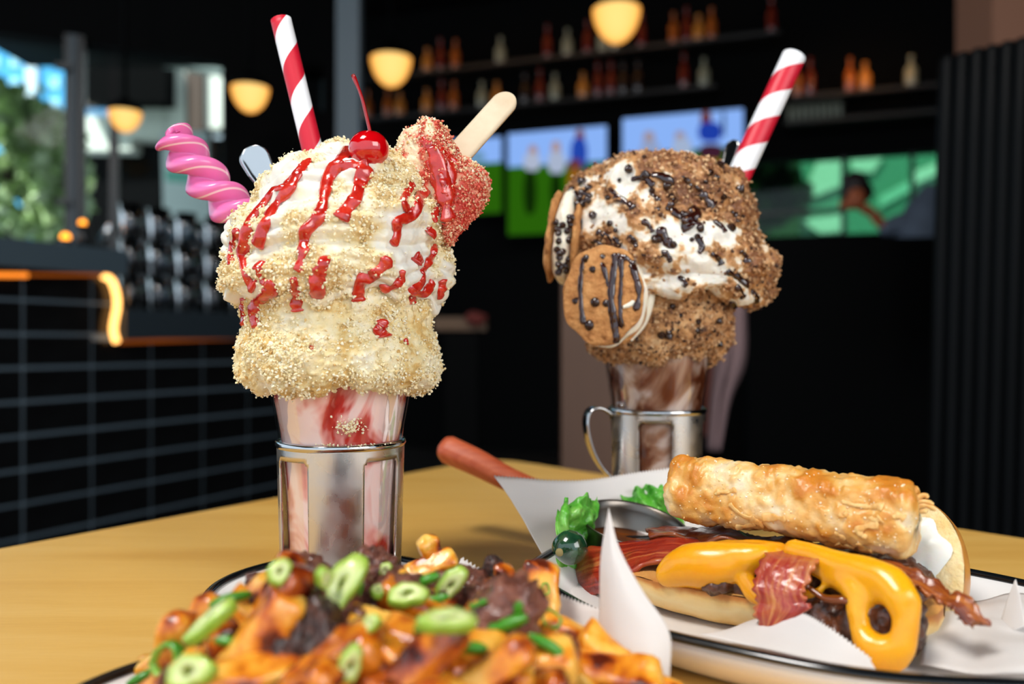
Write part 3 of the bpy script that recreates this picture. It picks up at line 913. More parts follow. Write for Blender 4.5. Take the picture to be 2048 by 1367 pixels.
# ================================================================== MILKSHAKE HOLDERS (pierced steel)
def brushed(name):
    m, n, l, b = new_mat(name)
    b.inputs['Base Color'].default_value = (.66, .63, .59, 1); b.inputs['Metallic'].default_value = 1; b.inputs['Roughness'].default_value = .3
    tc = n.new('ShaderNodeTexCoord'); mp = n.new('ShaderNodeMapping'); mp.inputs['Scale'].default_value = (1, 1, .05); l.new(tc.outputs['Object'], mp.inputs[0])
    t = n.new('ShaderNodeTexNoise'); t.inputs['Scale'].default_value = 900; l.new(mp.outputs[0], t.inputs[0])
    t2 = n.new('ShaderNodeTexNoise'); t2.inputs['Scale'].default_value = 60; t2.inputs['Detail'].default_value = 6; l.new(tc.outputs['Object'], t2.inputs[0])
    r_ = ramp(n, [(0.35, (.22, .22, .22, 1)), (.7, (.40, .40, .40, 1))]); l.new(t2.outputs['Fac'], r_.inputs[0]); l.new(r_.outputs[0], b.inputs['Roughness'])
    bp = n.new('ShaderNodeBump'); bp.inputs['Strength'].default_value = .08; bp.inputs['Distance'].default_value = .0004; l.new(t.outputs['Fac'], bp.inputs['Height']); l.new(bp.outputs[0], b.inputs['Normal'])
    return m
M_steel = brushed('brushed_steel')
M_chrome = mat('polished_steel', '#c8c8c8', 0.12, 1.0)

def holder(label, cx, cy, z0, ztop, r_top, r_bot, bar_c, bar_w, win_z, handle_deg):
    """pierced cup: bars centred at bar_c + 90k degrees (0 = towards camera, positive = right)"""
    t = thing('glass_holder', label, 'glass holder', (cx, cy, z0))
    nth = 180
    zs = np.unique(np.round(np.concatenate([np.linspace(z0 + .006, win_z[0], 4), np.linspace(win_z[0], win_z[1], 12), [win_z[0] + .0015, win_z[1] - .0015], np.linspace(win_z[1], ztop, 4)]), 6))
    th = np.linspace(0, 2 * PI, nth, endpoint=False)
    def rad(z): return r_bot + (r_top - r_bot) * (z - z0) / (ztop - z0)
    deg = np.degrees(th)
    d = (deg - bar_c + 45) % 90 - 45
    inwin = np.abs(d) > bar_w / 2
    def layer(off):
        return np.stack([np.stack([cx + (rad(z) + off) * np.sin(th), cy - (rad(z) + off) * np.cos(th), np.full(nth, z)], -1) for z in zs], 1)
    O, I = layer(0), layer(-.0013)
    nz = len(zs)
    V = np.vstack([O.reshape(-1, 3), I.reshape(-1, 3)]); no = nth * nz
    def present(i, k):
        a, b = inwin[i % nth], inwin[(i + 1) % nth]
        zc = (zs[k] + zs[k + 1]) / 2
        if not (win_z[0] < zc < win_z[1]): return True
        if a and b:
            # rounded corners
            edge = (not inwin[(i - 1) % nth]) or (not inwin[(i + 2) % nth])
            if edge and (zc < win_z[0] + .0016 or zc > win_z[1] - .0016): return True
            return False
        return True
    F = []
    P = [[present(i, k) for k in range(nz - 1)] for i in range(nth)]
    for i in range(nth):
        j = (i + 1) % nth
        for k in range(nz - 1):
            if not P[i][k]: continue
            a, b, c, e = i * nz + k, j * nz + k, j * nz + k + 1, i * nz + k + 1
            F.append([a, b, c, e]); F.append([no + e, no + c, no + b, no + a])
            if not P[(i - 1) % nth][k]: F.append([a, e, no + e, no + a])
            if not P[j][k]: F.append([b, no + b, no + c, c])
            if k == 0 or not P[i][k - 1]: F.append([a, no + a, no + b, b])
            if k == nz - 2 or not P[i][k + 1]: F.append([e, c, no + c, no + e])
    o = obj('pierced_sleeve', V, F, M_steel, t)
    pr = [(r_top - .0013, ztop - .001), (r_top - .0012, ztop + .0006), (r_top - .0003, ztop + .0012), (r_top + .0008, ztop + .0006), (r_top + .0010, ztop - .0015), (r_top, ztop - .003)]
    V, F = lathe(pr, 96, (cx, cy, 0)); obj('lip', V, F, M_chrome, t)
    pr = [(0, z0 + .002), (r_bot - .002, z0 + .002), (r_bot + .0005, z0 + .0065), (r_bot + .0012, z0 + .005), (r_bot + .0018, z0 + .002), (r_bot, z0), (0, z0)]
    V, F = lathe(pr, 96, (cx, cy, 0)); obj('base', V, F, M_steel, t)
    # strap handle
    h = math.radians(handle_deg); dx, dy = math.sin(h), -math.cos(h)
    H = ztop - z0
    pts = [(r_top - .001, ztop - .004), (r_top + .010, ztop + .002), (r_top + .0185, ztop - .001), (r_top + .021, ztop - .012), (r_top + .017, ztop - .03), (r_top + .009, ztop - .045), (r_bot + .0005, ztop - .056)]
    C_ = catmull([(cx + dx * q, cy + dy * q, z) for q, z in pts], 36)
    T, N, B = frames(C_, (-dy, dx, 0))
    wv = np.array([-dy, dx, 0.]) * .0075
    Nn = unit(np.cross(T, wv))
    G_ = np.stack([C_ - wv, C_ + wv], 1)
    V, F, uv = shell(np.stack([C_ + wv * s for s in np.linspace(-1, 1, 5)], 1), .0014); obj('handle', V, F, M_chrome, t)
    return t

M_glass = thin_glass('soda_glass', '#ffffff', 0.4, 0.02)

# ================================================================== STRAWBERRY SHAKE
D1 = .475; X1 = (683 - CX) / FPX * D1; K1 = D1 / FPX
def z1(py): return HC - (py - CY) * K1
Z0 = .0065
holder('pierced steel glass holder of the strawberry shake on the saucer', X1, D1, Z0, z1(879), 125 * K1, 117 * K1, 7, 47, (z1(1106), z1(909)), 180)

shake = thing('milkshake', 'strawberry cheesecake milkshake piled with cream, crumbs and red syrup', 'milkshake', (X1, D1, Z0 + .003))
def glass_set(parent, cx, cy, prof, mliq):
    n = len(prof)
    V, F = lathe(prof, 96, (cx, cy, 0)); obj('glass', V, F, M_glass, parent)
    pl = [(max(r - .0018, 0), z) for r, z in prof]; pl[0] = (0, prof[0][1] + .004); 
    pl = [(0, prof[0][1] + .004)] + [(r - .0018, max(z, prof[0][1] + .004)) for r, z in prof[1:]] + [(0, prof[-1][1])]
    V, F = lathe(pl, 96, (cx, cy, 0)); o = obj('milkshake_fill', V, F, mliq, parent)
    return o
def smooth_prof(pts, n=40):
    return [tuple(p) for p in catmull(pts, n)]
# pink and red swirls
def swirl_mat(name, stops, scale, seed, stretch, distort):
    m, n, l, b = new_mat(name)
    tc = n.new('ShaderNodeTexCoord'); mp = n.new('ShaderNodeMapping'); mp.inputs['Scale'].default_value = stretch; mp.inputs['Location'].default_value = seed
    l.new(tc.outputs['Object'], mp.inputs[0])
    w = n.new('ShaderNodeTexNoise'); w.inputs['Scale'].default_value = scale; w.inputs['Detail'].default_value = 3.5; w.inputs['Distortion'].default_value = distort; w.inputs['Roughness'].default_value = .5
    l.new(mp.outputs[0], w.inputs[0])
    r_ = ramp(n, stops); l.new(w.outputs['Fac'], r_.inputs[0]); l.new(r_.outputs[0], b.inputs['Base Color'])
    b.inputs['Roughness'].default_value = .25; b.inputs['Coat Weight'].default_value = .7; b.inputs['Coat Roughness'].default_value = .03
    b.inputs['Subsurface Weight'].default_value = .2; b.inputs['Subsurface Radius'].default_value = (1, .4, .35); b.inputs['Subsurface Scale'].default_value = .003
    return m
M_straw_liq = swirl_mat('strawberry_swirl', [(.0, '#efd2c9'), (.49, '#efcfc8'), (.54, '#e6a39a'), (.60, '#bd352b'), (.67, '#a01a16'), (.74, '#d98a80'), (.85, '#efc9c2')], 26, (3.3, 1.2, .7), (1, 1, .55), 1.6)
gp = smooth_prof([(0, Z0 + .003), (100 * K1, Z0 + .0032), (106 * K1, Z0 + .008), (112 * K1, z1(1000)), (121 * K1, z1(880)), (129 * K1, z1(830)), (139 * K1, z1(772)), (145 * K1, z1(700)), (148 * K1, z1(640))], 40)
gp[0] = (0, Z0 + .003)
glass_set(shake, X1, D1, gp, M_straw_liq)

def topping(cx, cy, K, zf, axis_px, prof, ntheta, nrows, seed, lumps, ridge):
    """surface of revolution with separate left / right outlines; returns grid, normals"""
    ys, L, R = np.array(prof, float).T
    t = np.linspace(0, 1, len(ys))
    P = catmull(np.stack([ys, axis_px - L, R - axis_px], -1), nrows)
    y, l, r_ = P.T
    l = np.maximum(l, 0.0); r_ = np.maximum(r_, 0.0)
    th = np.linspace(0, 2 * PI, ntheta, endpoint=False)
    wL = (1 - np.cos(th)) / 2
    rad = (wL[:, None] * l[None] + (1 - wL[:, None]) * r_[None]) * K
    G_ = np.stack([cx + rad * np.cos(th)[:, None], cy - rad * np.sin(th)[:, None], np.broadcast_to(zf(y)[None], rad.shape)], -1)
    N = -grid_normals(G_, True)
    cen = np.array([cx, cy, zf(y).mean()])
    if np.mean(np.sum(N * (G_ - cen), -1)) < 0: N = -N
    return G_, N, th, y

def displaced(G_, N, amount):
    return G_ + N * amount[..., None]

# collar of cake crumb round the glass
prof = [(560, 520, 850), (580, 497, 862), (610, 493, 864), (650, 494, 863), (685, 484, 868), (705, 478, 872), (735, 482, 876), (755, 494, 873), (772, 512, 850), (776, 528, 828), (768, 548, 812)]
Gc, Nc, th_, y_ = topping(X1, D1, K1, z1, 681, prof, 260, 110, 1, 0, 0)
edge = np.clip((y_ - 700) / 70, 0, 1)
drop = 6 * np.sin(th_ * 3 + 1.1) + 4 * np.sin(th_ * 7 + 2) + 5 * np.sin(th_ * 13) + 3 * np.sin(th_ * 29)
Gc[..., 2] -= (drop[:, None] * edge[None]) * K1
dsp = .0016 * fbm(Gc * 80, 3, 3) + .0013 * fbm(Gc * 230, 3, 5) + .0008 * fbm(Gc * 600, 2, 6)
Gc2 = displaced(Gc, Nc, dsp)
mask = np.clip(.75 + .5 * fbm(Gc * 90, 3, 11), 0, 1)
M_cakecol = attr_mat('cake_crumb_base', 'mask', [(.1, '#f4eedc'), (.5, '#efe2bc'), (.85, '#e8d198'), (1, '#d6b06a')], .75, sss=.1, bump=(900, .5, .0008), nscale=320, namp=.7)
obj('cake_collar', Gc2.reshape(-1, 3), grid_faces(260, 110, True), M_cakecol, shake, attrs={'mask': mask})
def scatter(G_, N, dens, n, smin, smax, seed, lift=.25, front_only=True):
    r_ = np.random.default_rng(seed)
    P, Nn, dd = G_.reshape(-1, 3), N.reshape(-1, 3), dens.reshape(-1)
    area = np.ones(len(P)); 
    w = np.clip(dd, 0, None) * area
    id_ = r_.choice(len(P), n, p=w / w.sum())
    s = r_.uniform(0, 1, n) ** 2 * (smax - smin) + smin
    j = r_.normal(size=(n, 3)) * .0006
    return P[id_] + j + Nn[id_] * s[:, None] * lift, s
rad_w = np.linalg.norm(Gc2[..., :2] - np.array([X1, D1]), axis=-1)
P, s = scatter(Gc2, Nc, np.clip(.45 + fbm(Gc * 60, 3, 21), .12, 2) * rad_w, 19000, .00022, .00105, 5, .35)
M_crumb = island_mat('cake_crumbs', [(0, '#faf3da'), (.55, '#f4e7c0'), (.9, '#ead29a'), (1, '#c89c56')], .75, sss=.1)
V, F = crumbs(P, s, 5); obj('cake_crumbs', V, F, M_crumb, shake, smooth=False, kind='stuff')

# whipped cream dome
prof = [(600, 530, 850), (606, 500, 878), (594, 481, 890), (560, 463, 894), (520, 459, 897), (480, 466, 899), (440, 492, 897), (405, 522, 893), (375, 548, 886), (345, 580, 858), (322, 608, 815), (306, 634, 775), (294, 665, 735), (289, 683, 700), (288, 690, 690)]
Gd, Nd, thd, yd = topping(X1, D1, K1, z1, 688, prof, 420, 260, 2, 0, 0)
ang_ = np.broadcast_to(thd[:, None], Gd.shape[:2])
zz = Gd[..., 2]
fold = np.abs(np.sin((zz - z1(600)) / (z1(300) - z1(600)) * PI * 2.6 + ang_ * .5 + 1.1 * fbm(Gd * 22, 2, 8)))
fade = np.clip((yd - 288) / 60, 0, 1)[None]
pipe = np.abs(np.sin((zz - z1(600)) / (z1(300) - z1(600)) * PI * 11 + ang_ * 1.6 + 1.6 * fbm(Gd * 30, 2, 9)))
dsp = (.0050 * (fold - .55) + .0036 * fbm(Gd * 38, 3, 31)) * (.35 + .65 * fade) + .0013 * fbm(Gd * 130, 3, 33) + .0021 * (pipe - .6) * fade
maskd = np.clip(.48 + 1.25 * fbm(Gd * 46 + 3.1, 3, 41) + .18 * (fold - .5), 0, 1)
dsp = dsp + maskd * .0011 * np.abs(fbm(Gd * 330, 3, 43)) * 2
low = np.clip((yd - 560) / 40, 0, 1)[None]
lowdrop = (10 * np.sin(thd * 4 + .5) + 8 * np.sin(thd * 9 + 1) + 6 * np.sin(thd * 17))[:, None] * low
Gd2 = displaced(Gd, Nd, dsp); Gd2[..., 2] -= lowdrop * K1
M_cream = attr_mat('whipped_cream', 'mask', [(.2, '#eae6da'), (.5, '#ede3ca'), (.8, '#ebdaac'), (1, '#e0c288')], .5, sss=.12, sss_s=.004, bump=(500, .25, .0008), nscale=260, namp=.5)
dome_F = grid_faces(420, 260, True)
cream_o = obj('whipped_cream', Gd2.reshape(-1, 3), dome_F, M_cream, shake, attrs={'mask': maskd})
rw = np.linalg.norm(Gd2[..., :2] - np.array([X1, D1]), axis=-1)
P, s = scatter(Gd2, Nd, np.clip(maskd - .38, 0.015, 1) ** 1.3 * rw, 17000, .00022, .00105, 6, .35)
V, F = crumbs(P, s, 6); obj('cream_crumbs', V, F, M_crumb, shake, smooth=False, kind='stuff')

# red syrup drizzles laid over cream and collar
T_dome = bvh(Gd2.reshape(-1, 3), dome_F); T_col = bvh(Gc2.reshape(-1, 3), grid_faces(260, 110, True))
M_syrup = noise_mat('strawberry_syrup', [(.3, '#a8140c'), (.55, '#c8281a'), (.8, '#de4a30')], 160, rough=.18, coat=.8, sss=.25, sss_r=(1, .15, .1), sss_s=.003, bump=(420, .35, .0008))
def drizzle(parent, trees, pts, w, m, seed, K, name='syrup_drizzle', th=.42, lift=.0005, var=.4):
    P2 = catmull([(x, y, 0) for x, y in pts], max(8, len(pts) * 9))
    r_ = np.random.default_rng(seed)
    C_, Nn = [], []
    for x, y, _ in P2:
        best = None
        for tr in trees:
            p, nn_ = cast(tr, x, y)
            if p is not None and (best is None or p[1] < best[0][1]): best = (p, nn_)
        if best is not None:
            nn_ = best[1]
            if np.dot(nn_, np.array(ray(x, y))) > 0: nn_ = -nn_
            C_.append(best[0]); Nn.append(nn_)
    if len(C_) < 4: return
    C_, Nn = np.array(C_), np.array(Nn)
    ker = np.array([1, 2, 3, 2, 1.]) / 9
    def sm(A):
        Pd = np.pad(A, ((2, 2), (0, 0)), mode='edge')
        return np.stack([np.convolve(Pd[:, i], ker, 'valid') for i in range(3)], 1)
    for _ in range(3 + int(w // 4)): Nn = unit(sm(Nn))
    for _ in range(2 + int(w // 8)): C_ = sm(C_)
    T = unit(np.gradient(C_, axis=0))
    for _ in range(3 + int(w // 4)): T = unit(sm(T))
    B = unit(np.cross(T, Nn))
    n = len(C_)
    sN = np.linspace(0, 1, n)
    hw = w / 2 * 1.25 * K * (1 + var * min(1, 13 / w) * fbm(np.stack([sN * n * .16, sN * 0 + seed, sN * 0], -1), 2, seed)) 
    hw *= np.clip(np.minimum(sN, 1 - sN) * n / 2.2, .25, 1) ** .5
    hw[-5:] *= np.array([1.15, 1.2, 1.15, .85, .3]); hw[:3] *= np.array([.3, .75, .95])
    na = 12
    ph = np.linspace(0, 2 * PI, na, endpoint=False)
    Gq = C_[None] + hw[None, :, None] * (np.cos(ph)[:, None, None] * B[None] + th * np.sin(ph)[:, None, None] * Nn[None]) + Nn[None] * lift
    V = np.vstack([Gq.reshape(-1, 3), C_[0], C_[-1]])
    V[:-2] += (vert_n := 0) 
    V += .00025 * np.stack([fbm(V * 500, 2, seed + i) for i in range(3)], -1)
    F = grid_faces(na, n, True)[:, ::-1].tolist()
    a, b = na * n, na * n + 1
    for i in range(na):
        j = (i + 1) % na
        F.append([a, i * n, j * n]); F.append([b, j * n + n - 1, i * n + n - 1])
    obj(name, V, F, m, parent)
drz = [
 ([(625, 313), (597, 345), (582, 375), (556, 404), (537, 434), (523, 467), (514, 498)], 15),
 ([(558, 366), (530, 404), (503, 438), (492, 470), (488, 500), (486, 526), (496, 560), (514, 577)], 16),
 ([(700, 288), (684, 320), (658, 352), (648, 398), (637, 436), (610, 462), (609, 494), (601, 523), (596, 546)], 17),
 ([(738, 326), (722, 360), (712, 396), (692, 420), (680, 442)], 22),
 ([(828, 362), (812, 388), (808, 408), (822, 432)], 13),
 ([(870, 372), (846, 382), (836, 410), (822, 434), (794, 442), (794, 470), (782, 494)], 16),
 ([(655, 512), (645, 530), (636, 552), (635, 580), (635, 600)], 20),
 ([(586, 550), (592, 580), (594, 604), (598, 626)], 17),
 ([(782, 512), (764, 534), (744, 550), (724, 558), (716, 582), (718, 608)], 18),
 ([(804, 538), (802, 560), (784, 574), (760, 577)], 12),
 ([(826, 512), (836, 518), (830, 526)], 20),
 ([(872, 484), (864, 512), (850, 534), (842, 548)], 11),
 ([(851, 548), (838, 570), (822, 578), (842, 588), (860, 574), (866, 560)], 14),
 ([(886, 556), (882, 578), (879, 600)], 15),
 ([(530, 566), (544, 578), (524, 596), (512, 610), (506, 626), (516, 656)], 19),
 ([(487, 592), (488, 620), (491, 650)], 13),
 ([(763, 636), (762, 652), (752, 660), (764, 664), (772, 676)], 17),
 ([(824, 588), (825, 610)], 12),
 ([(528, 520), (517, 535), (520, 552), (534, 570)], 13),
 ([(856, 452), (862, 464), (858, 470)], 14),
 ([(873, 408), (868, 430), (872, 446)], 14),
 ([(466, 480), (462, 505), (463, 530)], 12),
 ([(478, 455), (470, 480), (468, 500)], 12),
 ([(676, 326), (690, 334), (714, 332), (740, 328)], 16),
 ([(606, 326), (592, 352), (570, 372), (548, 380)], 10),
 ([(623, 700), (625, 690)], 8), ([(810, 675), (814, 690)], 5),
]
for i, (pts, w) in enumerate(drz):
    drizzle(cream_o, [T_dome, T_col], pts, w, M_syrup, 100 + i, K1)
# crumbs fallen on the glass and the holder lip
gV, gF = lathe(gp, 96, (X1, D1, 0)); T_gl = bvh(gV, gF)
r_ = np.random.default_rng(9); P, s = [], []
for _ in range(150):
    x, y = r_.normal(700, 14), r_.normal(853, 7)
    p, nn_ = cast(T_gl, x, y)
    if p is not None: P.append(p - np.array(ray(x, y)) * .0004); s.append(r_.uniform(.0002, .0008))
for _ in range(70):
    x = r_.uniform(565, 795); p = W(x, 884 + 6 * (1 - ((x - 683) / 125) ** 2), D1 - .0365 * math.sqrt(max(0, 1 - ((x - 683) / 126) ** 2)))
    P.append(p + r_.normal(size=3) * .0003); s.append(r_.uniform(.0002, .00055))
V, F = crumbs(np.array(P), np.array(s), 12); obj('fallen_crumbs', V, F, M_crumb, shake, smooth=False, kind='stuff')

# ---- striped straws
def straw_mat(name, turns):
    m, n, l, b = new_mat(name)
    u = n.new('ShaderNodeUVMap'); sp = n.new('ShaderNodeSeparateXYZ'); l.new(u.outputs[0], sp.inputs[0])
    a = n.new('ShaderNodeMath'); a.operation = 'MULTIPLY_ADD'; a.inputs[1].default_value = turns; l.new(sp.outputs[1], a.inputs[0]); l.new(sp.outputs[0], a.inputs[2])
    f = n.new('ShaderNodeMath'); f.operation = 'FRACT'; l.new(a.outputs[0], f.inputs[0])
    g = n.new('ShaderNodeMath'); g.operation = 'GREATER_THAN'; g.inputs[1].default_value = .5; l.new(f.outputs[0], g.inputs[0])
    mx = n.new('ShaderNodeMix'); mx.data_type = 'RGBA'; l.new(g.outputs[0], mx.inputs[0]); mx.inputs[6].default_value = S('#f3f3f5'); mx.inputs[7].default_value = S('#d0142f')
    l.new(mx.outputs[2], b.inputs['Base Color']); b.inputs['Roughness'].default_value = .45
    return m
def straw(label, p_top, p_bot, r_o, turns, phase, flip):
    t = np.linspace(0, 1, 40)[:, None]
    C_ = np.asarray(p_top) * (1 - t) + np.asarray(p_bot) * t
    T, N, B = frames(C_, (0, -1, 0))
    na = 40
    ph = np.linspace(0, 2 * PI, na + 1)
    def lay(rr): return C_[None] + rr * (np.cos(ph)[:, None, None] * N[None] + np.sin(ph)[:, None, None] * B[None])
    Go, Gi = lay(r_o), lay(r_o - .0004)
    n = 40; no = (na + 1) * n
    V = np.vstack([Go.reshape(-1, 3), Gi.reshape(-1, 3)])
    F = grid_faces(na + 1, n)[:, ::-1].tolist() + grid_faces(na + 1, n, False, no).tolist()
    for i in range(na):
        a, b = i * n, (i + 1) * n
        F.append([a, b, b + no, a + no])
        F.append([a + n - 1, a + n - 1 + no, b + n - 1 + no, b + n - 1])
    uu = (ph / (2 * PI))[:, None] * (-1 if not flip else 1) + phase
    uv = np.stack(np.broadcast_arrays(uu, np.linspace(0, 1, n)[None]), -1).reshape(-1, 2)
    obj('striped_straw', V, F, straw_mat('paper_straw', turns), uv=np.vstack([uv, uv]), label=label, cat='straw')
pt, pm = W(562, 40, .505), W(628, 312, .498)
L_ = pm + (pm - pt) * .75
straw('red and white striped paper straw in the strawberry shake', pt, L_, 20.5 * .502 / FPX, np.linalg.norm(L_ - pt) / .0427, .87, False)

# ---- cherry
pc_, _n = cast(T_dome, 738, 318); cc = W(738, 298, pc_[1] - .004)
ch = thing('cherry', 'glossy red cherry on top of the strawberry shake', 'cherry', tuple(cc - np.array([0, 0, .0105])))
V, F = ICO3; r0 = 37 * .462 / FPX
V2 = V * r0 * np.array([1.02, 1, .94]); V2[:, 2] -= .35 * r0 * np.exp(-((V[:, 0]) ** 2 + (V[:, 1]) ** 2) / .06) * (V[:, 2] > 0)
obj('fruit', cc + V2, F, mat('cherry_red', '#c8030c', .1, coat=1.0, sss=.3, sss_r=(1, .1, .1), sss_s=.004), ch)
C_ = catmull([cc + np.array([.001, 0, .0062]), W(741, 268, cc[1]), W(733, 232, cc[1] + .001), W(722, 190, cc[1] + .002), W(706, 150, cc[1] + .004)], 24)
V, F, _ = sweep(C_, np.concatenate([np.linspace(.0011, .0009, 20), [.001, .0012, .0013, .0011]]), 10); obj('stem', V, F, mat('stem_red', '#9c0c10', .25, coat=.6, sss=.2, sss_r=(1, .1, .1)), ch)

# ---- twisted pink candy horn
cl = catmull([W(338, 266, .485), W(352, 282, .485), W(374, 312, .486), W(402, 345, .487), W(430, 382, .488), W(462, 412, .488), W(498, 438, .487), W(530, 460, .485)], 160)
s_ = np.linspace(0, 1, 160)
Rb = np.interp(s_, [0, .03, .08, .2, .5, 1], [.003, .0065, .0092, .0104, .0104, .0104])
tw = -(s_ * PI * 4.9 + .5)
def rfun(ph, s):
    R = np.interp(s, s_, Rb); a = R * .56; q = R * .80
    f = ph - np.interp(s, s_, tw)
    return a * np.abs(np.cos(f)) + np.sqrt(np.maximum(q ** 2 - (a * np.sin(f)) ** 2, 1e-9))
V, F, uv = sweep(cl, rfun, 64, (0, -1, 0))
ph = uv[:, 0] * 2 * PI; f = (ph - np.interp(uv[:, 1], s_, tw)) 
stripe = np.exp(-((np.mod(f + .95, PI) - PI / 2) / .10) ** 2)
can = thing('twisted_candy', 'pink twisted candy horn with white stripe in the strawberry shake', 'candy', tuple(W(500, 445, .486)))
obj('candy_rope', V, F, attr_mat('pink_taffy', 'mask', [(.35, '#e873b0'), (.6, '#f3c0d2'), (1, '#f6dcd8')], .32, coat=.35, sss=.3, sss_r=(1, .5, .6), sss_s=.003), can, attrs={'mask': stripe})
tip = catmull([W(336, 274, .478), W(341, 262, .478), W(350, 258, .481), W(356, 266, .481)], 14)
V, F, _ = sweep(tip, .0016, 10); obj('folded_tip', V, F, mat('pink_taffy_plain', '#e86fae', .32, coat=.35, sss=.3), can)

# ---- spoon handles
def spoon(label, top, bot, w_top, w_bot, face, bowl_at):
    """flat fiddle handle from the rounded end to the neck, raised edge, bowl buried in the shake"""
    top, bot = np.array(top), np.array(bot)
    ax = unit(bot - top); L = np.linalg.norm(bot - top)
    fc = np.array(face, float); fc = unit(fc - ax * np.dot(fc, ax)); sd = np.cross(ax, fc)
    t = thing('spoon', label, 'spoon', tuple(bot))
    n = 70
    s = np.linspace(0, 1, n) ** 2
    hw = np.interp(s, [0, .35, .6, 1], [w_top, w_top * .82, w_bot * 1.15, w_bot]) / 2
    e = np.clip(s * L / (w_top * .42), 0, 1); hw = hw * np.sqrt(np.maximum(1 - (1 - e) ** 2, 0.0004))
    C_ = top + ax * (s * L)[:, None] + fc * (.004 * (1 - s) ** 2)[:, None]
    q = np.linspace(-1, 1, 17)
    prof_h = np.interp(np.abs(q), [0, .62, .7, .8, .9, 1], [.0000, .0000, -.0002, .0007, .0005, -.0002])
    G_ = C_[:, None] + sd * (hw[:, None] * q)[..., None] + fc * (prof_h[None, :] * np.clip(hw / (w_bot * .5), 0, 1)[:, None] ** 2)[..., None]
    V, F, uv = shell(G_, .0018, nrm=fc); obj('handle', V, F, M_chrome, t)
    bc = np.array(bowl_at)
    Vb, Fb = ICO3
    Vb = Vb.copy(); Vb[:, 2] *= 1.0
    R_ = np.stack([sd, ax, fc], 1)
    Vb = (Vb * np.array([.014, .021, .004])) @ R_.T + bc
    obj('bowl', Vb, Fb, M_chrome, t)
    nk = catmull([bot - ax * .002, (bot + bc) / 2, bc - ax * .015], 10)
    V, F, _ = sweep(nk, .0021, 10); obj('neck', V, F, M_chrome, t)
M_chrome_d = M_chrome
tp = W(502, 300, .512)
spoon('polished steel spoon handle between candy and straw in the strawberry shake', tp, W(566, 430, .50), 66 * .51 / FPX, 30 * .51 / FPX, (.05, -1, .25), (X1 - .008, D1 + .006, .10))

# ---- crumb coated cheesecake bar on a stick
def pillow(outline, D, tf, tb, tilt=(0, 0), nphi=60, nth=28, power=.55, ctr=None):
    """rounded slab with a traced outline: D distance of its middle plane, tf / tb half thickness front / back"""
    o = catmull([(x, y, 0) for x, y in outline], nphi, True)[:, :2]
    c = np.array(ctr) if ctr is not None else o.mean(0)
    ph = np.linspace(0, PI, nth)
    rho = np.sin(ph) ** power; dep = np.cos(ph)
    dep = np.sign(dep) * np.abs(dep) ** .9
    P = c[None, None] + (o - c)[:, None] * rho[None, :, None]
    k = D / FPX
    x, z = (P[..., 0] - CX) * k, HC - (P[..., 1] - CY) * k
    xc, zc = (c[0] - CX) * k, HC - (c[1] - CY) * k
    y = D - np.where(dep > 0, tf, tb)[None] * dep[None] + tilt[0] * (x - xc) + tilt[1] * (z - zc)
    G_ = np.stack([x, y, z], -1)
    N = grid_normals(G_, True)
    cen = G_.reshape(-1, 3).mean(0)
    if np.mean(np.sum(N * (G_ - cen), -1)) < 0: N = -N
    return G_, N
ol = [(798, 296), (815, 268), (840, 254), (862, 247), (886, 258), (900, 278), (912, 306), (940, 322), (966, 338), (977, 356), (979, 384), (964, 412), (940, 440), (915, 470), (900, 488), (884, 470), (860, 440), (835, 400), (812, 360), (798, 325)]
Gb, Nb = pillow(ol, .470, .016, .016, (.25, 0), 150, 60, .45)
# a ridge between the cream side and the crust side
px_ = Gb[..., 0] / Gb[..., 1] * FPX + CX; py_ = CY - (Gb[..., 2] - HC) / Gb[..., 1] * FPX
rd = np.exp(-(((px_ - (872 + (py_ - 300) * .2)) / 26) ** 2))
front = Gb[..., 1] < .470 + .25 * (Gb[..., 0] - Gb[..., 0].mean())
Gb[..., 1] -= .006 * rd * front
Gb2 = Gb + Nb * (.0012 * fbm(Gb * 120, 3, 51) + .0008 * fbm(Gb * 400, 2, 52))[..., None]
redm = np.clip(.55 + .7 * fbm(Gb * 130, 3, 53) + .35 * (px_ > 870) - .5 * (px_ < 838), 0, 1)
bar = thing('cheesecake_pop', 'strawberry crumb coated cheesecake pop on a wooden stick', 'dessert pop', tuple(W(890, 470, .47)))
BARF = grid_faces(150, 60, True)
obj('cake', Gb2.reshape(-1, 3), BARF, attr_mat('strawberry_crust', 'mask', [(.15, '#f3dcb8'), (.45, '#e8a384'), (.7, '#d8533f'), (1, '#c23328')], .6, sss=.3, bump=(700, .5, .0008), nscale=300, namp=.6), bar, attrs={'mask': redm})
P, s = scatter(Gb2, Nb, np.clip(redm - .2, .02, 1) * (front * .9 + .1), 4200, .0003, .0010, 8, .4)
V, F = crumbs(P, s, 8); obj('strawberry_crumbs', V, F, island_mat('red_crumbs', [(0, '#f4dcb4'), (.3, '#efb48e'), (.6, '#e2705a'), (1, '#c63a2c')], .65, sss=.2), bar, smooth=False, kind='stuff')
edgem = np.clip(1 - np.abs(py_ - np.interp(px_, [800, 862, 912, 975], [290, 252, 306, 350])) / 26, 0, 1)
P, s = scatter(Gb2, Nb, edgem + .001, 700, .0003, .0011, 18, .4)
V, F = crumbs(P, s, 18); obj('pale_crumbs', V, F, M_crumb, bar, smooth=False, kind='stuff')
T_bar = bvh(Gb2.reshape(-1, 3), BARF)
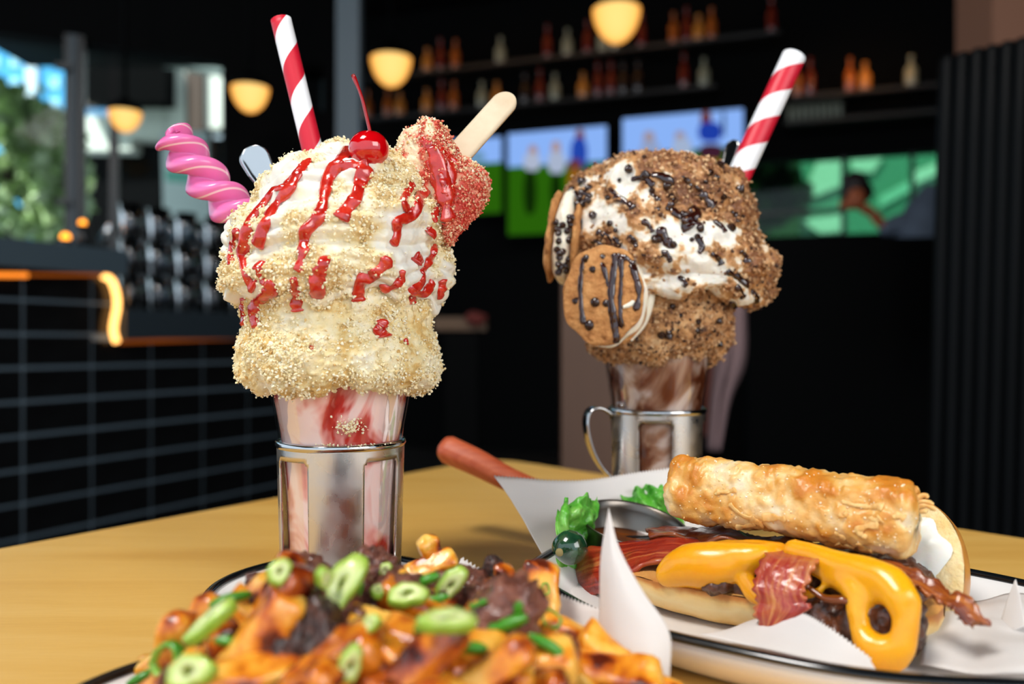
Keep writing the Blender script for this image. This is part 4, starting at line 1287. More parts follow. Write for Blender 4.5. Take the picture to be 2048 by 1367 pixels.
for i, (pts, w) in enumerate([([(862, 288), (872, 316), (880, 348), (888, 384), (893, 412), (898, 448)], 21), ([(878, 294), (896, 318), (903, 345), (900, 376), (908, 400)], 18), ([(856, 316), (866, 342), (878, 372), (890, 402)], 17), ([(842, 276), (858, 292), (872, 300)], 14), ([(890, 300), (906, 318), (916, 330)], 12), ([(884, 340), (892, 366), (896, 392)], 22)]):
    drizzle(bar, [T_bar, T_dome], pts, w, M_syrup, 300 + i, K1, 'syrup', .28)
# flat stick with a rounded end
a, b = W(1018, 198, .492), W(880, 352, .476)
ax = unit(b - a); fc = unit(np.array([-.25, -1, .1])); fc = unit(fc - ax * fc.dot(ax)); sd = np.cross(ax, fc)
L = np.linalg.norm(b - a); n = 40; s = np.linspace(0, 1, n); hw0 = 25.5 * .488 / FPX
s = s ** 1.6; e = np.clip(s * L / hw0, 0, 1); hw = hw0 * np.sqrt(np.maximum(1 - (1 - e) ** 2, .001))
a = a - ax * hw0 * .4
G_ = (a + ax * (s * L * 1.15)[:, None])[:, None] + sd * (hw[:, None] * np.linspace(-1, 1, 7))[..., None]
V, F, uv = shell(G_, .0022); obj('wooden_stick', V, F, noise_mat('birch', [(.3, '#cdb594'), (.7, '#dfccae')], 40, stretch=(1, 1, 1), rough=.6, bump=(300, .1)), bar)

# ================================================================== CHOCOLATE COOKIE SHAKE
D2 = .623; X2 = (1314 - CX) / FPX * D2; K2 = D2 / FPX
def z2(py): return HC - (py - CY) * K2
holder('pierced steel glass holder with strap handle of the chocolate shake', X2, D2, 0.0, z2(816), 95 * K2, 88 * K2, 32.7, 47, (.022, z2(838)), -80)
choc = thing('milkshake', 'chocolate chip cookie milkshake piled with cream and cookie crumbs', 'milkshake', (X2, D2, .003))
M_choc_liq = swirl_mat('chocolate_swirl', [(.0, '#c9b0a2'), (.42, '#c8afa2'), (.5, '#9a7058'), (.58, '#6a3418'), (.66, '#4a1d0c'), (.76, '#a88069'), (.9, '#cdb6a8')], 24, (1.3, 4.2, .2), (1, 1, .6), 1.8)
gp2 = smooth_prof([(0, .003), (74 * K2, .0032), (80 * K2, .008), (84 * K2, z2(940)), (91 * K2, z2(815)), (97 * K2, z2(770)), (105 * K2, z2(715)), (110 * K2, z2(660)), (113 * K2, z2(600))], 40)
gp2[0] = (0, .003)
glass_set(choc, X2, D2, gp2, M_choc_liq)
prof = [(575, 1200, 1440), (590, 1180, 1455), (620, 1172, 1460), (650, 1170, 1461), (675, 1172, 1456), (695, 1178, 1446), (710, 1190, 1430), (716, 1206, 1416), (708, 1222, 1402)]
Ge, Ne, the, ye = topping(X2, D2, K2, z2, 1314, prof, 220, 90, 3, 0, 0)
edge = np.clip((ye - 660) / 50, 0, 1)
Ge[..., 2] -= ((7 * np.sin(the * 3 + 2) + 5 * np.sin(the * 8) + 4 * np.sin(the * 15))[:, None] * edge[None]) * K2
Ge2 = displaced(Ge, Ne, .0028 * fbm(Ge * 60, 3, 61) + .0016 * fbm(Ge * 190, 3, 62))
maske = np.clip(.62 + .6 * fbm(Ge * 110, 3, 63), 0, 1)
M_cookcol = attr_mat('cookie_crumb_base', 'mask', [(.05, '#3a2014'), (.25, '#8a5a34'), (.5, '#b98350'), (.8, '#cf9c66'), (1, '#d8b080')], .75, sss=.1, bump=(800, .5, .0009), nscale=260, namp=.7)
obj('cookie_collar', Ge2.reshape(-1, 3), grid_faces(220, 90, True), M_cookcol, choc, attrs={'mask': maske})
M_ccrumb = island_mat('cookie_crumbs', [(0, '#2e180f'), (.16, '#6a4228'), (.32, '#a8774a'), (.7, '#c39568'), (1, '#d8b488')], .75)
rw = np.linalg.norm(Ge2[..., :2] - np.array([X2, D2]), axis=-1)
P, s = scatter(Ge2, Ne, rw, 9000, .0003, .0017, 65, .35)
V, F = crumbs(P, s, 65); obj('collar_crumbs', V, F, M_ccrumb, choc, smooth=False, kind='stuff')
# cream dome: flared lip on the right
prof = [(590, 1215, 1440), (604, 1190, 1492), (596, 1168, 1524), (575, 1150, 1534), (548, 1140, 1532), (515, 1130, 1522), (480, 1122, 1515), (440, 1118, 1503), (405, 1124, 1488), (372, 1140, 1462), (350, 1168, 1424), (336, 1200, 1390), (325, 1232, 1345), (318, 1262, 1310), (316, 1285, 1290), (316, 1287, 1287)]
Gf, Nf, thf, yf = topping(X2, D2, K2, z2, 1290, prof, 380, 230, 4, 0, 0)
Gf[..., 0] += (1290 - 1314) * K2
zz = Gf[..., 2]; ang_ = np.broadcast_to(thf[:, None], zz.shape)
fold = np.abs(np.sin((zz - z2(600)) / (z2(316) - z2(600)) * PI * 2.4 - ang_ * .8 + 1.2 * fbm(Gf * 18, 2, 68)))
dsp = .006 * (fold - .55) * np.clip((yf - 316) / 50, 0.25, 1)[None] + .005 * fbm(Gf * 32, 3, 71) + .0016 * fbm(Gf * 120, 3, 72)
mk = .76 + 1.1 * fbm(Gf * 66 + 1.7, 4, 73, .6)
px_ = Gf[..., 0] / Gf[..., 1] * FPX + CX; py_ = CY - (Gf[..., 2] - HC) / Gf[..., 1] * FPX
for (bx, by, rx, ry) in ((1375, 545, 62, 38), (1215, 440, 50, 26), (1230, 350, 40, 16), (1340, 470, 46, 20), (1440, 470, 40, 24)):
    mk = mk - .8 * np.exp(-((px_ - bx) / rx) ** 2 - ((py_ - by) / ry) ** 2)
maskf = np.clip(mk, 0, 1)
dsp = dsp + maskf * .0016 * np.abs(fbm(Gf * 240, 3, 74)) * 2
Gf2 = displaced(Gf, Nf, dsp)
Gf2[..., 2] -= ((8 * np.sin(thf * 4) + 7 * np.sin(thf * 9 + 2))[:, None] * np.clip((yf - 560) / 40, 0, 1)[None]) * K2
M_cream2 = attr_mat('cream_with_cookie', 'mask', [(.22, '#f0e9dc'), (.40, '#e8d4b6'), (.52, '#cb9a66'), (.78, '#b27b48'), (1, '#84522f')], .55, sss=.25, sss_s=.004, bump=(500, .35, .0009), nscale=240, namp=.55)
FF = grid_faces(380, 230, True)
cream2_o = obj('whipped_cream', Gf2.reshape(-1, 3), FF, M_cream2, choc, attrs={'mask': maskf})
rw = np.linalg.norm(Gf2[..., :2] - np.array([X2, D2]), axis=-1)
P, s = scatter(Gf2, Nf, np.clip(maskf - .36, .02, 1) * rw, 11000, .0003, .0017, 75, .4)
V, F = crumbs(P, s, 75); obj('cookie_crumbs', V, F, M_ccrumb, choc, smooth=False, kind='stuff')
M_chocd = noise_mat('chocolate_syrup', [(.3, '#1c0805'), (.7, '#3a140b')], 120, rough=.16, coat=.7)
T_f = bvh(Gf2.reshape(-1, 3), FF); T_e = bvh(Ge2.reshape(-1, 3), grid_faces(220, 90, True))
for i, (pts, w) in enumerate([([(1378, 412), (1392, 430), (1370, 444), (1382, 462)], 20), ([(1316, 452), (1330, 476), (1345, 498)], 13), ([(1300, 350), (1322, 352), (1340, 366), (1326, 380)], 12), ([(1400, 384), (1414, 402), (1430, 416)], 14), ([(1338, 414), (1356, 430), (1372, 440), (1410, 452)], 9),
    ([(1190, 462), (1220, 474), (1245, 494)], 13), ([(1180, 478), (1204, 492), (1226, 512)], 9), ([(1224, 392), (1250, 402), (1270, 420)], 8), ([(1450, 540), (1478, 556), (1500, 572)], 12), ([(1392, 470), (1404, 492), (1396, 508)], 10), ([(1300, 384), (1316, 400), (1314, 424)], 9), ([(1462, 600), (1470, 618), (1466, 630)], 9), ([(1355, 552), (1372, 564), (1366, 574)], 6), ([(1260, 360), (1285, 356), (1310, 374)], 8)] + [([(x, y), (x + dx * .5 + 5, y + 12), (x + dx, y + 26)], w) for x, y, dx, w in ((1210, 372, 24, 7), (1345, 395, -14, 8), (1390, 372, 22, 7), (1425, 440, 26, 9), (1460, 420, 16, 8), (1282, 440, 24, 8), (1322, 500, 20, 9), (1420, 505, 24, 8), (1480, 500, 14, 9), (1255, 470, 18, 8), (1362, 352, 20, 7), (1150, 430, 8, 9), (1500, 580, 14, 9), (1470, 570, 16, 8))]):
    drizzle(cream2_o, [T_f, T_e], pts, w, M_chocd, 400 + i, K2, 'chocolate_drizzle', .5)

# chocolate chips
M_chip = mat('chocolate_chip', '#2a120b', .25, coat=.3)
chip_pr = [(0, -.2), (.9, -.2), (1.0, .0), (.8, .45), (.45, .85), (.15, 1.15), (0, 1.25)]
chip = mesh_data('chocolate_chip', *lathe(chip_pr, 14)); chip.materials.append(M_chip)
def chip_at(p, n, r_, seed, lab='dark chocolate chip stuck on the cookie shake', grp='chocolate chips on the cookie shake'):
    q = Vector(n).to_track_quat('Z', 'Y').to_matrix().to_4x4()
    o = bpy.data.objects.new('chocolate_chip', chip); COL.objects.link(o); o.parent = cream2_o
    o.matrix_local = Matrix.Translation(Vector(np.asarray(p) - ROOT[cream2_o])) @ q @ Matrix.Diagonal((r_, r_, r_, 1))
rr = random.Random(5)
chips = [(rr.gauss(1142, 17), rr.gauss(405, 26), rr.uniform(8, 11)) for _ in range(26)] + [(1165, 365, 10), (1258, 338, 9), (1291, 352, 10), (1330, 372, 8), (1400, 458, 8), (1462, 455, 9), (1365, 430, 9), (1310, 478, 8), (1345, 490, 8), (1478, 380, 10), (1440, 330, 8), (1420, 345, 7)] + [(rr.uniform(1190, 1470), rr.uniform(350, 480), rr.uniform(4, 7)) for _ in range(16)] + [(rr.uniform(1280, 1440), rr.uniform(600, 690), rr.uniform(5, 9)) for _ in range(9)]
for x, y, w in chips:
    b = None
    for tr in (T_f, T_e):
        p, nn_ = cast(tr, x, y)
        if p is not None and (b is None or p[1] < b[0][1]): b = (p, nn_)
    if b is None: continue
    nn_ = b[1] if np.dot(b[1], np.array(ray(x, y))) < 0 else -b[1]
    left = x < 1185 and y < 470
    chip_at(b[0] + nn_ * .0005, unit(nn_ + np.array([rr.uniform(-.4, .4), rr.uniform(-.4, .4), rr.uniform(-.3, .4)])), w * K2, 0, 'dark chocolate chip in the cluster at the left of the cookie shake' if left else 'dark chocolate chip scattered over the cookie shake cream', 'clustered chocolate chips' if left else 'scattered chocolate chips')

# cookie sandwiches
ICO4 = icosphere(4)
M_cookie = noise_mat('cookie', [(.3, '#8a5428'), (.45, '#b87c44'), (.6, '#c98f54'), (.8, '#dbaa70')], 110, rough=.8, bump=(260, 1.0, .002), detail=8)
M_filling = mat('cream_filling', '#efe6d2', .5, sss=.3)
def cookie(c, nrm, R, th, parent, name, seed, m, asp=1.0):
    V, F = ICO4
    V = V.copy()
    ph = np.arctan2(V[:, 1], V[:, 0])
    k = 1 + .022 * np.sin(ph * 5 + seed) + .02 * np.sin(ph * 9 + seed * 2)
    V[:, 0] *= R * k; V[:, 1] *= R * k * asp; V[:, 2] = np.sign(V[:, 2]) * np.abs(V[:, 2]) ** .75 * th / 2
    yv = np.array([0, 0, 1.]) - nrm * nrm[2]; yv = unit(yv); q = np.stack([np.cross(yv, nrm), yv, nrm], 1)
    Wv = V @ q.T + np.array(c)
    crk = np.abs(fbm(Wv * 90, 2, seed + 40))
    Wv += ((.0009 * fbm(Wv * 150, 3, seed) - .0016 * np.exp(-(crk / .06) ** 2)) * (V[:, 2] > 0) )[:, None] * np.array(nrm)
    return obj(name, Wv, F, m, parent), (Wv, F)
def sandwich(label, c, nrm, R, seed, th=.0095, gap=.010, asp=1.0):
    nrm = unit(np.array(nrm)); c = np.array(c)
    t = thing('cookie_sandwich', label, 'cookie', tuple(c - np.array([0, 0, R])))
    o1, g1 = cookie(c + nrm * gap * .75, nrm, R, th, t, 'cookie', seed, M_cookie, asp)
    o2, g2 = cookie(c - nrm * gap * .75, nrm, R, th, t, 'cookie', seed + 3, M_cookie, asp)
    o3, g3 = cookie(c, nrm, R * 1.02, gap * 1.5, t, 'cream_filling', seed + 7, M_filling, asp)
    return t, g1, g3, nrm
n1 = unit(np.array([-.42, -.9, .06]))
c1 = W(1212, 592, D2 - .058)
t1_, g1, g3, _ = sandwich('cookie sandwich leaning on the front of the chocolate shake, drizzled with chocolate', c1, n1, .0295, 3, asp=1.2)
for part in t1_.children:                       # the cookie stands taller than wide
    pass
T_c1 = bvh(*g1)
for i, (pts, w) in enumerate([([(1167, 510), (1163, 545), (1161, 580), (1164, 625), (1168, 650)], 7), ([(1232, 502), (1228, 540), (1222, 590), (1226, 630), (1232, 670), (1232, 688)], 11), ([(1242, 510), (1243, 560), (1240, 610), (1244, 660)], 7), ([(1203, 522), (1212, 552), (1216, 575)], 6), ([(1262, 524), (1272, 555), (1278, 590), (1270, 625)], 8), ([(1232, 508), (1252, 516), (1270, 530)], 8)]):
    drizzle(t1_, [T_c1], pts, w, M_chocd, 500 + i, K2, 'chocolate_drizzle', .5)
for k, (x, y, w) in enumerate([(1186, 540, 8), (1172, 516, 7), (1190, 604, 9), (1152, 600, 8), (1178, 650, 10), (1212, 606, 7), (1206, 512, 6)]):
    p, nn_ = cast(T_c1, x, y)
    if p is not None:
        nn_ = nn_ if np.dot(nn_, np.array(ray(x, y))) < 0 else -nn_
        Vc, Fc = lathe([(a * w * K2, b * w * K2 * .45) for a, b in chip_pr], 14)
        q = np.array(Vector(nn_).to_track_quat('Z', 'Y').to_matrix())
        obj('chip', Vc @ q.T + p, Fc, M_chip, t1_)
# squeezed cream on the right side of the sandwich
cr = catmull([W(1262, 680, D2 - .056), W(1282, 650, D2 - .058), W(1294, 612, D2 - .060), W(1297, 575, D2 - .058), W(1284, 548, D2 - .054)], 24)
V, F, _ = sweep(cr, np.interp(np.linspace(0, 1, 24), [0, .3, .7, 1], [.001, .0035, .005, .002]), 12); obj('squeezed_cream', V, F, M_filling, t1_)
cr = catmull([W(1246, 614, D2 - .077), W(1262, 608, D2 - .076), W(1271, 596, D2 - .074), W(1273, 582, D2 - .072)], 16)
V, F, _ = sweep(cr, np.interp(np.linspace(0, 1, 16), [0, .5, 1], [.001, .0028, .0012]), 10); obj('squeezed_cream', V, F, M_filling, t1_)
n2 = unit(np.array([-.965, .2, .12]))
c2 = W(1134, 474, D2 - .022)
t2_, h1, h3, _ = sandwich('cookie sandwich edge on at the left of the chocolate shake, chips in its cream', c2, n2, .030, 11, .008, .0125, 1.15)
T_h = bvh(*h3)
for k in range(26):
    x, y = rr.uniform(1112, 1152), rr.uniform(432, 548)
    p, nn_ = cast(T_h, x, y)
    if p is not None:
        nn_ = nn_ if np.dot(nn_, np.array(ray(x, y))) < 0 else -nn_
        Vc, Fc = lathe([(a * 7 * K2, b * 7 * K2) for a, b in chip_pr], 12)
        q = np.array(Vector(unit(nn_ + np.array([rr.uniform(-.5, .5), 0, rr.uniform(-.5, .5)]))).to_track_quat('Z', 'Y').to_matrix())
        obj('chip', Vc @ q.T + p, Fc, M_chip, t2_)

pt, pm = W(1588, 112, .660), W(1468, 372, .650)
L_ = pm + (pm - pt) * .5
straw('red and white striped paper straw in the chocolate shake', pt, L_, 23.5 * .655 / FPX, np.linalg.norm(L_ - pt) / .049, .24, False)
spoon('steel spoon handle beside the straw in the chocolate shake', W(1472, 284, .672), W(1425, 420, .66), 36 * .67 / FPX, 26 * .67 / FPX, (-.75, -.6, .1), (X2 + .01, D2 + .01, .12))

# ================================================================== THE BURGER PLATE
def WB(px, py, v, du=0.0):
    """point seen at (px,py) on the vertical plane v metres behind the burger's long axis"""
    s = (px - CX) / FPX
    u = (s * (BC[1] + v * BV[1]) - BC[0] - v * BV[0]) / (BU[0] - s * BU[1])
    D = BC[1] + u * BU[1] + v * BV[1]
    return W(px, py, D)
def B3(u, v, z):
    q = BC + BU * u + BV * v
    return np.array([q[0], q[1], z])
M_paper = paper_mat('parchment', '#f6f2ef', .34)
def paper_flap(parent, ctrl, nu, nv, serr_edge=None, amp=.0011, teeth=None, wrinkle=.0012, seed=0):
    G_ = patch(ctrl, nu, nv)
    N = grid_normals(G_, False)
    G_ = G_ + N * (wrinkle * fbm(G_ * 35, 2, seed))[..., None]
    if serr_edge == 'top':
        d = unit(G_[:, -1] - G_[:, -2]); zig = (np.arange(nu) % 2) * amp
        G_[:, -1] = G_[:, -1] + d * zig[:, None]
    if serr_edge == 'left':
        d = unit(G_[0] - G_[1]); zig = (np.arange(nv) % 2) * amp
        G_[0] = G_[0] + d * zig[:, None]
    V, F, uv = shell(G_, .00018)
    return obj('paper_flap', V, F, M_paper, parent, smooth=(serr_edge is None) or True)
bp = thing('parchment_liner', 'white parchment liner under the burger with pinked edge', 'paper', (BC[0], BC[1], .008))
# flat middle under the food
th = np.linspace(0, 2 * PI, 64, endpoint=False)
G_ = np.stack([np.stack([B3(.125 * f * math.cos(a), .078 * f * math.sin(a), .0085 + .004 * f ** 6) for f in np.linspace(.02, 1, 10)]) for a in th])
G_[..., 2] += .0012 * fbm(G_ * 30, 2, 4)
obj('paper_base', G_.reshape(-1, 3), grid_faces(64, 10, True), M_paper, bp)
# back flap standing behind ramekin and lettuce
paper_flap(bp, [[W(1092, 1118, .485), W(1180, 1130, .50), W(1290, 1120, .515), W(1420, 1100, .50)],
                [W(1062, 1068, .505), W(1170, 1070, .528), W(1290, 1055, .540), W(1420, 1040, .53)],
                [W(1030, 1010, .525), W(1165, 1010, .548), W(1290, 995, .555), W(1420, 985, .55)],
                [W(988, 952, .545), W(1150, 962, .562), W(1280, 945, .568), W(1420, 925, .565)]], 140, 24, 'top', .0016, seed=2)
# front flap
paper_flap(bp, [[WB(1400, 1268, -.058), WB(1500, 1290, -.066), WB(1620, 1318, -.074), WB(1752, 1338, -.078)],
                [WB(1450, 1258, -.052), WB(1530, 1262, -.058), WB(1630, 1280, -.066), WB(1742, 1322, -.074)],
                [WB(1500, 1240, -.046), WB(1585, 1224, -.054), WB(1650, 1252, -.062), WB(1742, 1318, -.072)]], 70, 12, 'top', .0012, seed=5)
# right flap
paper_flap(bp, [[WB(1840, 1330, -.040), WB(1930, 1345, -.045), WB(2040, 1342, -.05), WB(2120, 1340, -.05)],
                [WB(1850, 1270, -.020), WB(1940, 1272, -.015), WB(2010, 1262, -.01), WB(2120, 1290, -.01)],
                [WB(1860, 1225, .010), WB(1950, 1222, .015), WB(2020, 1216, .02), WB(2120, 1230, .03)],
                [WB(1880, 1190, .040), WB(1960, 1200, .04), WB(2026, 1190, .05), WB(2120, 1200, .05)]], 30, 24, None, seed=7, wrinkle=.002)
paper_flap(bp, [[WB(1994, 1262, .005), WB(2012, 1262, .0), WB(2032, 1258, -.003), WB(2052, 1250, -.004)],
                [WB(2012, 1205, .008), WB(2022, 1205, .006), WB(2032, 1206, .004), WB(2044, 1210, .002)],
                [WB(2029, 1160, .010), WB(2031, 1158, .010), WB(2032, 1158, .010), WB(2033, 1160, .010)]], 12, 20, None, seed=9)

# ---- bottom bun: long roll cut open
M_crust = noise_mat('bun_crust', [(.25, '#d9963e'), (.5, '#e8b261'), (.75, '#f2cb84')], 30, rough=.45, sss=.15, bump=(500, .2, .0006), detail=6)
M_toast = noise_mat('toasted_cut', [(.3, '#c9823c'), (.6, '#dfa458'), (.8, '#efc884')], 60, rough=.6, bump=(600, .4, .0008))
M_soft = noise_mat('soft_bread', [(.3, '#ecca85'), (.6, '#f5dfae')], 90, rough=.8, sss=.2, bump=(420, .8, .0015))
bun = thing('bun_half', 'golden lower bun half under the patty and cheese', 'bun', tuple(B3(-.01, 0, .009)))
nu_, nv_ = 90, 40
uu = np.linspace(-1, 1, nu_); u_c = -.013; HL = .083
def bun_prof(s, hwid):
    pr = []
    for a in np.linspace(-PI / 2 - 1.2, PI / 2 + 1.2, 30):
        pr.append((math.sin(a), math.cos(a)))
    return pr
rows_ = []
for w_ in uu:
    k = max(1 - abs(w_) ** 3.2, 0) ** .42
    row = []
    for a in np.linspace(0, PI, nv_):                     # from front-top edge, round the belly, to back-top edge
        c_, s_ = math.cos(a), math.sin(a)
        v = -.0385 * (np.sign(c_) * abs(c_) ** .42) * (.25 + .75 * k)
        z = .0285 - .0205 * s_ ** 1.1 * (.3 + .7 * k) + .002 * (1 - k)
        row.append(B3(u_c + HL * w_, v, z))
    rows_.append(row)
Gn = np.array(rows_); Gn += (grid_normals(Gn, False) * (.0010 * fbm(Gn * 45, 3, 81))[..., None])
crumbly = Gn.reshape(-1, 3)
toastm = np.clip((crumbly[:, 2] - .0085) / .0205, 0, 1) + .10 * fbm(crumbly * 60, 3, 83)
obj('crust', crumbly, grid_faces(nu_, nv_), attr_mat('bun_side', 'mask', [(.0, '#d8a050'), (.25, '#ebc37c'), (.55, '#f3d79c'), (.8, '#edc47c'), (.93, '#cf8a40'), (1, '#b8702c')], .45, sss=.15, bump=(500, .3, .0006), nscale=90, namp=.3), bun, attrs={'mask': toastm})
top = np.stack([np.stack([Gn[i, 0] * (1 - t) + Gn[i, -1] * t + np.array([0, 0, .0022 * math.sin(PI * min(1, t * 6) / 1.0 / 2) if t < .17 else .0022]) for t in np.linspace(0, 1, 24)]) for i in range(nu_)])
top[..., 2] += .0007 * fbm(top * 160, 2, 82)
obj('cut_face', top.reshape(-1, 3), grid_faces(nu_, 24), M_toast, bun)

# ---- upper bun half, open at the right, cut face turned to the camera
nf = unit(np.array([-.60, -.70, .38]))
ub = thing('bun_half', 'upper bun half opened at the right with white sauce on its cut face', 'bun', tuple(WB(1800, 1270, .0)))
cb = WB(1772, 1146, .022)
ax1 = unit(np.cross(nf, (0, 0, 1))); ax2 = np.cross(ax1, nf)
if ax2[2] < 0: ax2 = -ax2
A1, A2 = .036, .043
th = np.linspace(0, 2 * PI, 80, endpoint=False)
sq = lambda c_: np.sign(c_) * np.abs(c_) ** .85
rim = np.stack([cb + ax1 * A1 * sq(math.cos(a)) + ax2 * A2 * sq(math.sin(a)) for a in th])
rows_ = []
for d in np.linspace(0, 1, 22):
    e = math.sin(d * PI / 2); k = math.cos(d * PI / 2) ** .45 if d < 1 else 0.0
    ring_ = cb + (rim - cb) * (k * (1 + .07 * math.sin(d * PI))) - nf * (.030 * e)
    rows_.append(ring_)
Gu = np.stack(rows_, 1); Gu += unit(Gu - cb) * (.0006 * fbm(Gu * 60, 3, 84))[..., None]
obj('crust', Gu.reshape(-1, 3), grid_faces(80, 22, True), noise_mat('bun_top_crust', [(.3, '#c67a2c'), (.6, '#dc9a48'), (.8, '#eab768')], 25, rough=.35, coat=.15, bump=(500, .15, .0006)), ub)
face = np.stack([cb + (rim - cb) * f + nf * (.0025 * (1 - f ** 4)) for f in np.linspace(0.01, 1, 16)], 1)
face += nf * (.0008 * fbm(face * 200, 2, 85))[..., None]
obj('cut_face', face.reshape(-1, 3), grid_faces(80, 16, True), M_soft, ub)
sauce = np.stack([cb + ax2 * .006 + (rim - cb) * f * (.76 + .06 * np.sin(th * 5) + .05 * np.sin(th * 11 + 1))[:, None] + nf * (.0028 + .0035 * (1 - f ** 3)) for f in np.linspace(0.01, 1, 14)], 1)
sauce += nf * (.0012 * fbm(sauce * 90, 3, 86))[..., None]
obj('white_sauce', sauce.reshape(-1, 3), grid_faces(80, 14, True), mat('mayo', '#f7f4ea', .25, sss=.3, coat=.2, bump=(200, .3, .001)), ub)

# ---- patty with melted cheese
pat = thing('beef_patty', 'browned beef patty under melted yellow cheese in the burger', 'burger patty', tuple(B3(0, 0, .029)))
parts = [ball(B3(u, v, .037), (.019, .019, .0095)) for u in np.linspace(-.040, .045, 7) for v in (-.012, .014)]
parts += [ball(WB(1640, 1238, -.034), (.02, .012, .016)), ball(WB(1690, 1270, -.036), (.016, .012, .014)), ball(WB(1765, 1238, -.036), (.02, .013, .02)), ball(WB(1590, 1190, -.028), (.02, .012, .012)), ball(WB(1730, 1290, -.036), (.014, .01, .012)), ball(WB(1480, 1170, -.03), (.02, .008, .007))]
V, F = remesh(parts, .0016, 3); N = vert_normals(V, F)
V = V + N * (.0022 * fbm(V * 110, 3, 87) + .0012 * fbm(V * 320, 2, 88))[:, None]
M_meat = noise_mat('browned_beef', [(.28, '#1d0e08'), (.45, '#4a2614'), (.62, '#6b3a20'), (.8, '#8a5233')], 120, rough=.35, coat=.35, detail=6, bump=(500, .6, .0012))
obj('patty', V, F, M_meat, pat)
M_cheese = noise_mat('melted_cheese', [(.3, '#ee9a06'), (.6, '#f8b012'), (.85, '#fcc436')], 25, rough=.3, coat=.2, sss=.3, sss_r=(1, .5, .1), sss_s=.004, bump=(140, .25, .001))
def blobline(pts, r_, v):
    return [ball(WB(x, y, vv), (rr_ * .00026, rr_ * .00018, rr_ * .00026)) for (x, y), rr_, vv in zip(pts, r_, v)]
def dense(pts, n):
    return catmull(pts, n)
parts = []
for q in dense([(1338, 1148, 30, -.036), (1370, 1135, 44, -.034), (1410, 1130, 50, -.034), (1450, 1128, 46, -.034), (1490, 1118, 34, -.034), (1520, 1112, 26, -.034)], 16):
    parts.append(ball(WB(q[0], q[1], q[3]), (q[2] * .00025, q[2] * .0002, q[2] * .00025)))
for q in dense([(1380, 1112, 30, -.03), (1440, 1106, 30, -.028), (1500, 1102, 26, -.028), (1560, 1108, 26, -.026)], 12):
    parts.append(ball(WB(q[0], q[1], q[3]), (q[2] * .00026, q[2] * .00026, q[2] * .00022)))
for q in dense([(1490, 1160, 18, -.038), (1510, 1185, 20, -.04), (1525, 1200, 14, -.041)], 6):
    parts.append(ball(WB(q[0], q[1], q[3]), (q[2] * .00026, q[2] * .00018, q[2] * .00026)))
V, F = remesh(parts, .0014, 7)
V = V + vert_normals(V, F) * (.0006 * fbm(V * 80, 2, 91))[:, None]
obj('melted_cheese', V, F, M_cheese, pat)
parts = []
def addl(l, n, ky=.00018):
    for q in dense(l, n):
        parts.append(ball(WB(q[0], q[1], q[3]), (q[2] * .00026, q[2] * ky, q[2] * .00026)))
addl([(1590, 1100, 22, -.03), (1640, 1118, 26, -.034), (1690, 1136, 30, -.038), (1740, 1152, 34, -.042), (1785, 1172, 34, -.046), (1808, 1200, 30, -.05)], 20)
addl([(1620, 1130, 16, -.034), (1665, 1150, 22, -.038), (1700, 1165, 26, -.042), (1720, 1190, 26, -.046), (1718, 1225, 22, -.049), (1722, 1262, 20, -.052), (1740, 1292, 26, -.054), (1765, 1315, 30, -.055)], 24)
addl([(1808, 1200, 30, -.05), (1812, 1240, 24, -.052), (1808, 1275, 22, -.054), (1800, 1300, 24, -.055), (1790, 1322, 20, -.056)], 16)
addl([(1745, 1300, 24, -.055), (1775, 1300, 26, -.055), (1800, 1300, 22, -.055), (1775, 1325, 16, -.056), (1745, 1328, 12, -.056), (1805, 1325, 12, -.056)], 10)
addl([(1725, 1180, 26, -.044), (1750, 1172, 28, -.044), (1780, 1180, 28, -.046)], 6)
addl([(1560, 1160, 12, -.038), (1590, 1190, 14, -.04), (1640, 1180, 10, -.042)], 8)
V, F = remesh(parts, .0014, 7)
V = V + vert_normals(V, F) * (.0006 * fbm(V * 80, 2, 92))[:, None]
obj('melted_cheese', V, F, M_cheese, pat)
# caramelised onion strip showing under the cheese
V, F, _ = sweep(catmull([WB(1615, 1172, -.046), WB(1650, 1196, -.048), WB(1690, 1200, -.05), WB(1705, 1212, -.048)], 20), np.interp(np.linspace(0, 1, 20), [0, .5, 1], [.001, .0022, .001]), 10)
obj('onion', V, F, mat('caramelised_onion', '#7a3a12', .2, coat=.6), pat)

# ---- bacon
def bacon_mat(name, stops):
    m, n, l, b = new_mat(name)
    u = n.new('ShaderNodeUVMap'); mp = n.new('ShaderNodeMapping'); mp.inputs['Scale'].default_value = (1.2, 5, 1); l.new(u.outputs[0], mp.inputs[0])
    t = n.new('ShaderNodeTexNoise'); t.inputs['Scale'].default_value = 1.7; t.inputs['Detail'].default_value = 6; t.inputs['Distortion'].default_value = .5; l.new(mp.outputs[0], t.inputs[0])
    r_ = ramp(n, stops); l.new(t.outputs['Fac'], r_.inputs[0]); l.new(r_.outputs[0], b.inputs['Base Color'])
    b.inputs['Roughness'].default_value = .3; b.inputs['Coat Weight'].default_value = .4; b.inputs['Coat Roughness'].default_value = .15
    b.inputs['Subsurface Weight'].default_value = .15; b.inputs['Subsurface Radius'].default_value = (1, .3, .15); b.inputs['Subsurface Scale'].default_value = .003
    add_bump(n, l, b, 350, .5, .001)
    return m
M_bac = bacon_mat('bacon_red', [(.25, '#5a120a'), (.42, '#8e2415'), (.55, '#a83a20'), (.66, '#c4743f'), (.8, '#7a1c10')])
M_bac2 = bacon_mat('bacon_brown', [(.25, '#38120a'), (.45, '#6e2a14'), (.6, '#8e4a22'), (.72, '#a8622c'), (.85, '#5a1e10')])
M_bac4 = bacon_mat('bacon_amber', [(.25, '#4a1a0c'), (.42, '#7e3416'), (.55, '#a85a20'), (.7, '#c47a30'), (.85, '#6a2812')])
